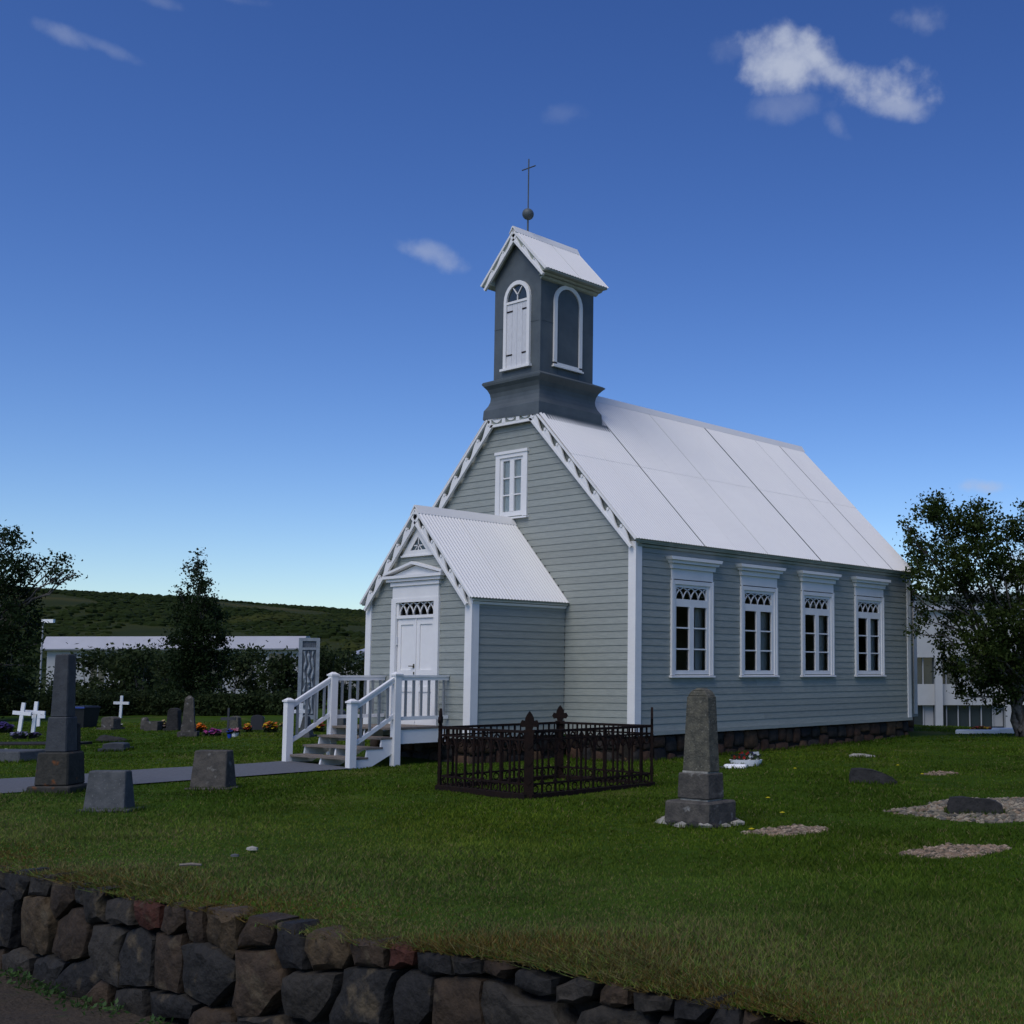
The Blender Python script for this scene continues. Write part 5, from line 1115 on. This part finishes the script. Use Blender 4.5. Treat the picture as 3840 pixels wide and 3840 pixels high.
# modern building behind the birch
D5 = 76.0; org = AT(1700, 1372, D5); base_z = org.z; t = thing('modern_building', 'large white modern building with dark window bands behind the birch', 'building', org, YAW-.02)
def bz(v): return AT(1720, v, D5).z-base_z
ln = PX(420, org); 
MB().box(0, ln, 1.0, 14, -3, bz(1118)).go('core', M_BGLASS, t)
for (v0, v1, nm) in ((1331, 1291, 'spandrel'), (1240, 1150, 'upper_wall')): MB().box(0, ln, .55, 1.2, bz(v0), bz(v1)).go(nm, M_BWHITE, t)
MB().box(-.3, ln+.3, .2, 14.5, bz(1150)+.01, bz(1141)).go('roof', M_BROOF, t)
for k in range(4):
    x0 = PX(66, org)+k*PX(132, org); MB().box(x0, x0+PX(14, org), .15, .9, -3, bz(1240)).go('pillar', M_BWHITE, t)
for (v0, v1) in ((1372, 1331), (1291, 1240)):
    for k in range(22):
        x0 = k*PX(22, org); MB().box(x0, x0+.07, .82, .98, bz(v0), bz(v1)).go('mullion', M_BMETAL, t)
    for k in range(0, 22):
        if (k*7+int(v0)) % 6 < 1: MB().box(k*PX(22, org)+.1, (k+1)*PX(22, org)-.05, .94, .99, bz(v0), bz(v1)).go('blind', M_BMETAL, t)
# ------------------------------------------------------------------ grass blades
def blades(n, dmin, dmax, seed, hmin, hmax, keep, colf, wmul=1.0, droop=0):
    r = np.random.default_rng(seed)
    d = np.exp(r.uniform(math.log(dmin), math.log(dmax), n)); s = r.uniform(-.74, .32, n); s += r.choice([0, 1], n)*0
    X = CAM[0]+_fw[0]*d+_rt[0]*s*d; Y = CAM[1]+_fw[1]*d+_rt[1]*s*d
    ok = keep(X, Y); X, Y, d = X[ok], Y[ok], d[ok]; n = len(X)
    Z = np.array([gz(a, b) for a, b in zip(X, Y)])
    k = 3; X = np.repeat(X, k)+r.normal(0, .012, n*k)*np.repeat(d, k)/7; Y = np.repeat(Y, k)+r.normal(0, .012, n*k)*np.repeat(d, k)/7; Z = np.repeat(Z, k); d = np.repeat(d, k); n *= k
    h = r.uniform(hmin, hmax, n)*(1+.35*np.sin(X*1.3+2*np.cos(Y*.9))); a = r.uniform(0, 6.283, n); wd = .0042*wmul*np.maximum(1, d/6.5); ln = r.normal(0, .75, (n, 2))*h[:, None]
    V = np.empty((n, 3, 3)); V[:, 0] = np.stack([X-np.cos(a)*wd, Y-np.sin(a)*wd, Z-.008], 1); V[:, 1] = np.stack([X+np.cos(a)*wd, Y+np.sin(a)*wd, Z-.008], 1); V[:, 2] = np.stack([X+ln[:, 0], Y+ln[:, 1]-droop*h, Z+h*(1 if not droop else .55)], 1)
    C = colf(X, Y, r); C = np.repeat(C[:, None, :], 3, 1)
    return V.reshape(-1, 3), C.reshape(-1, 4)
def tufts(pts, per, hmin, hmax, seed, spread):
    r = np.random.default_rng(seed); P = np.repeat(np.array(pts), per, 0); n = len(P); X = P[:, 0]+r.normal(0, spread, n); Y = P[:, 1]+r.normal(0, spread, n); Z = np.array([gz(a, b) for a, b in zip(X, Y)])
    d = np.hypot(X-CAM[0], Y-CAM[1]); h = r.uniform(hmin, hmax, n); a = r.uniform(0, 6.283, n); wd = .0036*np.maximum(1, d/7); ln = r.normal(0, .4, (n, 2))*h[:, None]; V = np.empty((n, 3, 3))
    V[:, 0] = np.stack([X-np.cos(a)*wd, Y-np.sin(a)*wd, Z-.01], 1); V[:, 1] = np.stack([X+np.cos(a)*wd, Y+np.sin(a)*wd, Z-.01], 1); V[:, 2] = np.stack([X+ln[:, 0], Y+ln[:, 1], Z+h], 1)
    C = np.repeat(gcol(X, Y, r)[:, None, :]*np.array([.85, .9, .9, 1]), 3, 1); return V.reshape(-1, 3), C.reshape(-1, 4)
def trimesh(name, V, C, mt):
    me = bpy.data.meshes.new(name); n = len(V)//3; me.vertices.add(len(V)); me.vertices.foreach_set('co', V.astype(np.float32).ravel()); me.loops.add(3*n); me.loops.foreach_set('vertex_index', np.arange(3*n, dtype=np.int32))
    me.polygons.add(n); me.polygons.foreach_set('loop_start', np.arange(0, 3*n, 3, dtype=np.int32)); me.polygons.foreach_set('loop_total', np.full(n, 3, np.int32)); me.materials.append(mt)
    at = me.color_attributes.new('Col', 'FLOAT_COLOR', 'POINT'); at.data.foreach_set('color', C.astype(np.float32).ravel()); me.update(calc_edges=True); return link(bpy.data.objects.new(name, me))
def patch(X, Y, f, ph): return .5+.25*(np.sin(X*f+1.7*np.sin(Y*f*.7+ph))+np.sin(Y*f*1.3+1.3*np.sin(X*f*.6-ph)))
def gcol(X, Y, r):
    n = len(X); t = r.uniform(0, 1, n); p1 = patch(X, Y, .55, 1.); p2 = patch(X, Y, 1.9, 2.)
    base = np.array([.046, .088, .006])[None]*(1-t[:, None])+np.array([.10, .135, .012])[None]*t[:, None]
    p3 = patch(X, Y, 5.3, .7); edg = np.clip((-6-Y)/5, 0, 1); p4 = patch(X, Y, .23, 3.1); edg = np.clip((-8-Y)/4, 0, 1); base[:, 0] *= 1+.22*edg; base[:, 2] += .014*edg; base = base*(.5+.40*p1[:, None]+.36*p2[:, None]+.30*p3[:, None]); base[:, 0] *= .80+.42*p4*p1; base[:, 1] *= .95+.1*p4; base = base*(1+.62*edg[:, None])
    edge = np.clip((-9.2-Y)/3.2, 0, 1)**1.2; dry = (r.uniform(0, 1, n) < (.06+.6*edge*(.35+.9*p2)))
    dc = np.array([[.19, .165, .065]])*r.uniform(.6, 1.2, n)[:, None]; base = np.where(dry[:, None], dc, base)
    moss = (Y < -11.45) & (r.uniform(0, 1, n) < np.clip((-11.45-Y)/.7, 0, 1)*(.05+.75*patch(X, Y, 2.6, .4)**1.5)); base = np.where(moss[:, None], np.array([[.17, .115, .03]])*r.uniform(.5, 1.1, n)[:, None], base)
    return np.concatenate([base, np.ones((n, 1))], 1)
def keepf(X, Y):
    ok = (Y > -12.46) & ~((X > -4.5) & (X < -2.5) & (Y < -4.4)) & ~((X < .05) & (X > -7.3) & (Y > -.1) & (Y < 12.6)) & ~((X > -5.1) & (X < -1.85) & (Y > -2.4) & (Y < .1)) & ~((X < -2.5) & (X > -4.5) & (Y < -2.3) & (Y > -4.4))
    for P in BEDS:
        x0, x1 = min(a[0] for a in P), max(a[0] for a in P); y0, y1 = min(a[1] for a in P), max(a[1] for a in P); c = np.where((X > x0) & (X < x1) & (Y > y0) & (Y < y1))[0]
        for i in c:
            if inpoly(X[i], Y[i], P): ok[i] = ok[i] and (i % 40 == 0)
    return ok
V, C = blades(250000, 4.6, 42, 5, .014, .036, keepf, gcol)
ga = trimesh('grass', V, C, M_GRASS); tag(ga, 'short mown grass blades of the churchyard lawn', 'grass', kind='stuff')
V, C = blades(60000, 4.3, 14, 6, .04, .10, lambda X, Y: (Y > -12.49) & (Y < -12.2+.14*np.sin(X*2.3)+.1*np.sin(X*5.1)), gcol, 1.1, .6)
ge = trimesh('edge_grass', V, C, M_GRASS); tag(ge, 'shaggy dry grass hanging over the top of the rubble wall', 'grass', kind='stuff')
def ring(cx, cy, hx, hy, rz, step=.035):
    out = []; c, s_ = math.cos(rz), math.sin(rz)
    for (a, b) in (((-hx, -hy), (hx, -hy)), ((hx, -hy), (hx, hy)), ((hx, hy), (-hx, hy)), ((-hx, hy), (-hx, -hy))):
        n = max(2, int(math.hypot(b[0]-a[0], b[1]-a[1])/step))
        for k in range(n): x, y = a[0]+(b[0]-a[0])*k/n, a[1]+(b[1]-a[1])*k/n; out.append((cx+x*c-y*s_, cy+x*s_+y*c))
    return out
pts = []
for o in list(bpy.data.objects):
    if o.parent is None and o.get('category') in ('gravestone', 'monument', 'grave', 'grave cross', 'planter', 'rock', 'grave plate') and o.type in ('EMPTY', 'MESH'):
        ms = [c for c in o.children if c.type == 'MESH'] or [o]
        bb = [v for c in ms for v in c.bound_box]; x0, x1 = min(v[0] for v in bb), max(v[0] for v in bb); y0, y1 = min(v[1] for v in bb), max(v[1] for v in bb)
        cx_, cy_ = (x0+x1)/2, (y0+y1)/2; rz = o.rotation_euler[2]; X_ = o.location.x+cx_*math.cos(rz)-cy_*math.sin(rz); Y_ = o.location.y+cx_*math.sin(rz)+cy_*math.cos(rz)
        if dep((X_, Y_, -.5)) < 30: pts += ring(X_, Y_, (x1-x0)/2, (y1-y0)/2, rz)
for (p, q) in ((FL, FN), (FN, FR), (FR, FBk), (FBk, FL)): pts += [tuple(p.lerp(q, k/60))[:2] for k in range(60)]
pts += [(.03, y*.05) for y in range(0, 202)]+[(x*.05, -.02) for x in range(-37, 1)]
pts = [p for p in pts if rng.random() < .75]
V, C = tufts(pts, 9, .03, .085, 8, .022)
gt = trimesh('grass_tufts', V, C, M_GRASS); tag(gt, 'longer unmown grass tufts around gravestones and the railing', 'grass', kind='stuff')
# weeds along the foot of the wall
v = []; f = []; rnd = random.Random(9)
for c_ in [onwall(W7(*q)) for q in ((150,900),(240,905),(330,955),(430,980),(560,970),(720,1000),(980,960),(0,860))]:
    for k in range(46):
        x = c_[0]+rnd.gauss(0, .09); y = YF-.07-abs(rnd.gauss(0, .09)); z = dz(x, y)+rnd.uniform(.0, .09); c = Vector((x, y, z)); d1 = Vector((rnd.uniform(-1, 1), rnd.uniform(-1, 1), rnd.uniform(0, 1))).normalized()*.028; d2 = d1.cross(Vector((rnd.uniform(-1, 1), 1, .5))).normalized()*.014; b_ = len(v); v += [c-d1, c+d2, c+d1, c-d2]; f.append((b_, b_+1, b_+2, b_+3))
tag(mesh('wall_weeds', v, f, mat('weed_leaf', (.07, .14, .035), .6, c2=(.04, .08, .02), scale=12, trans=.3)), 'small green weeds along the foot of the rubble wall', 'weeds', kind='stuff')
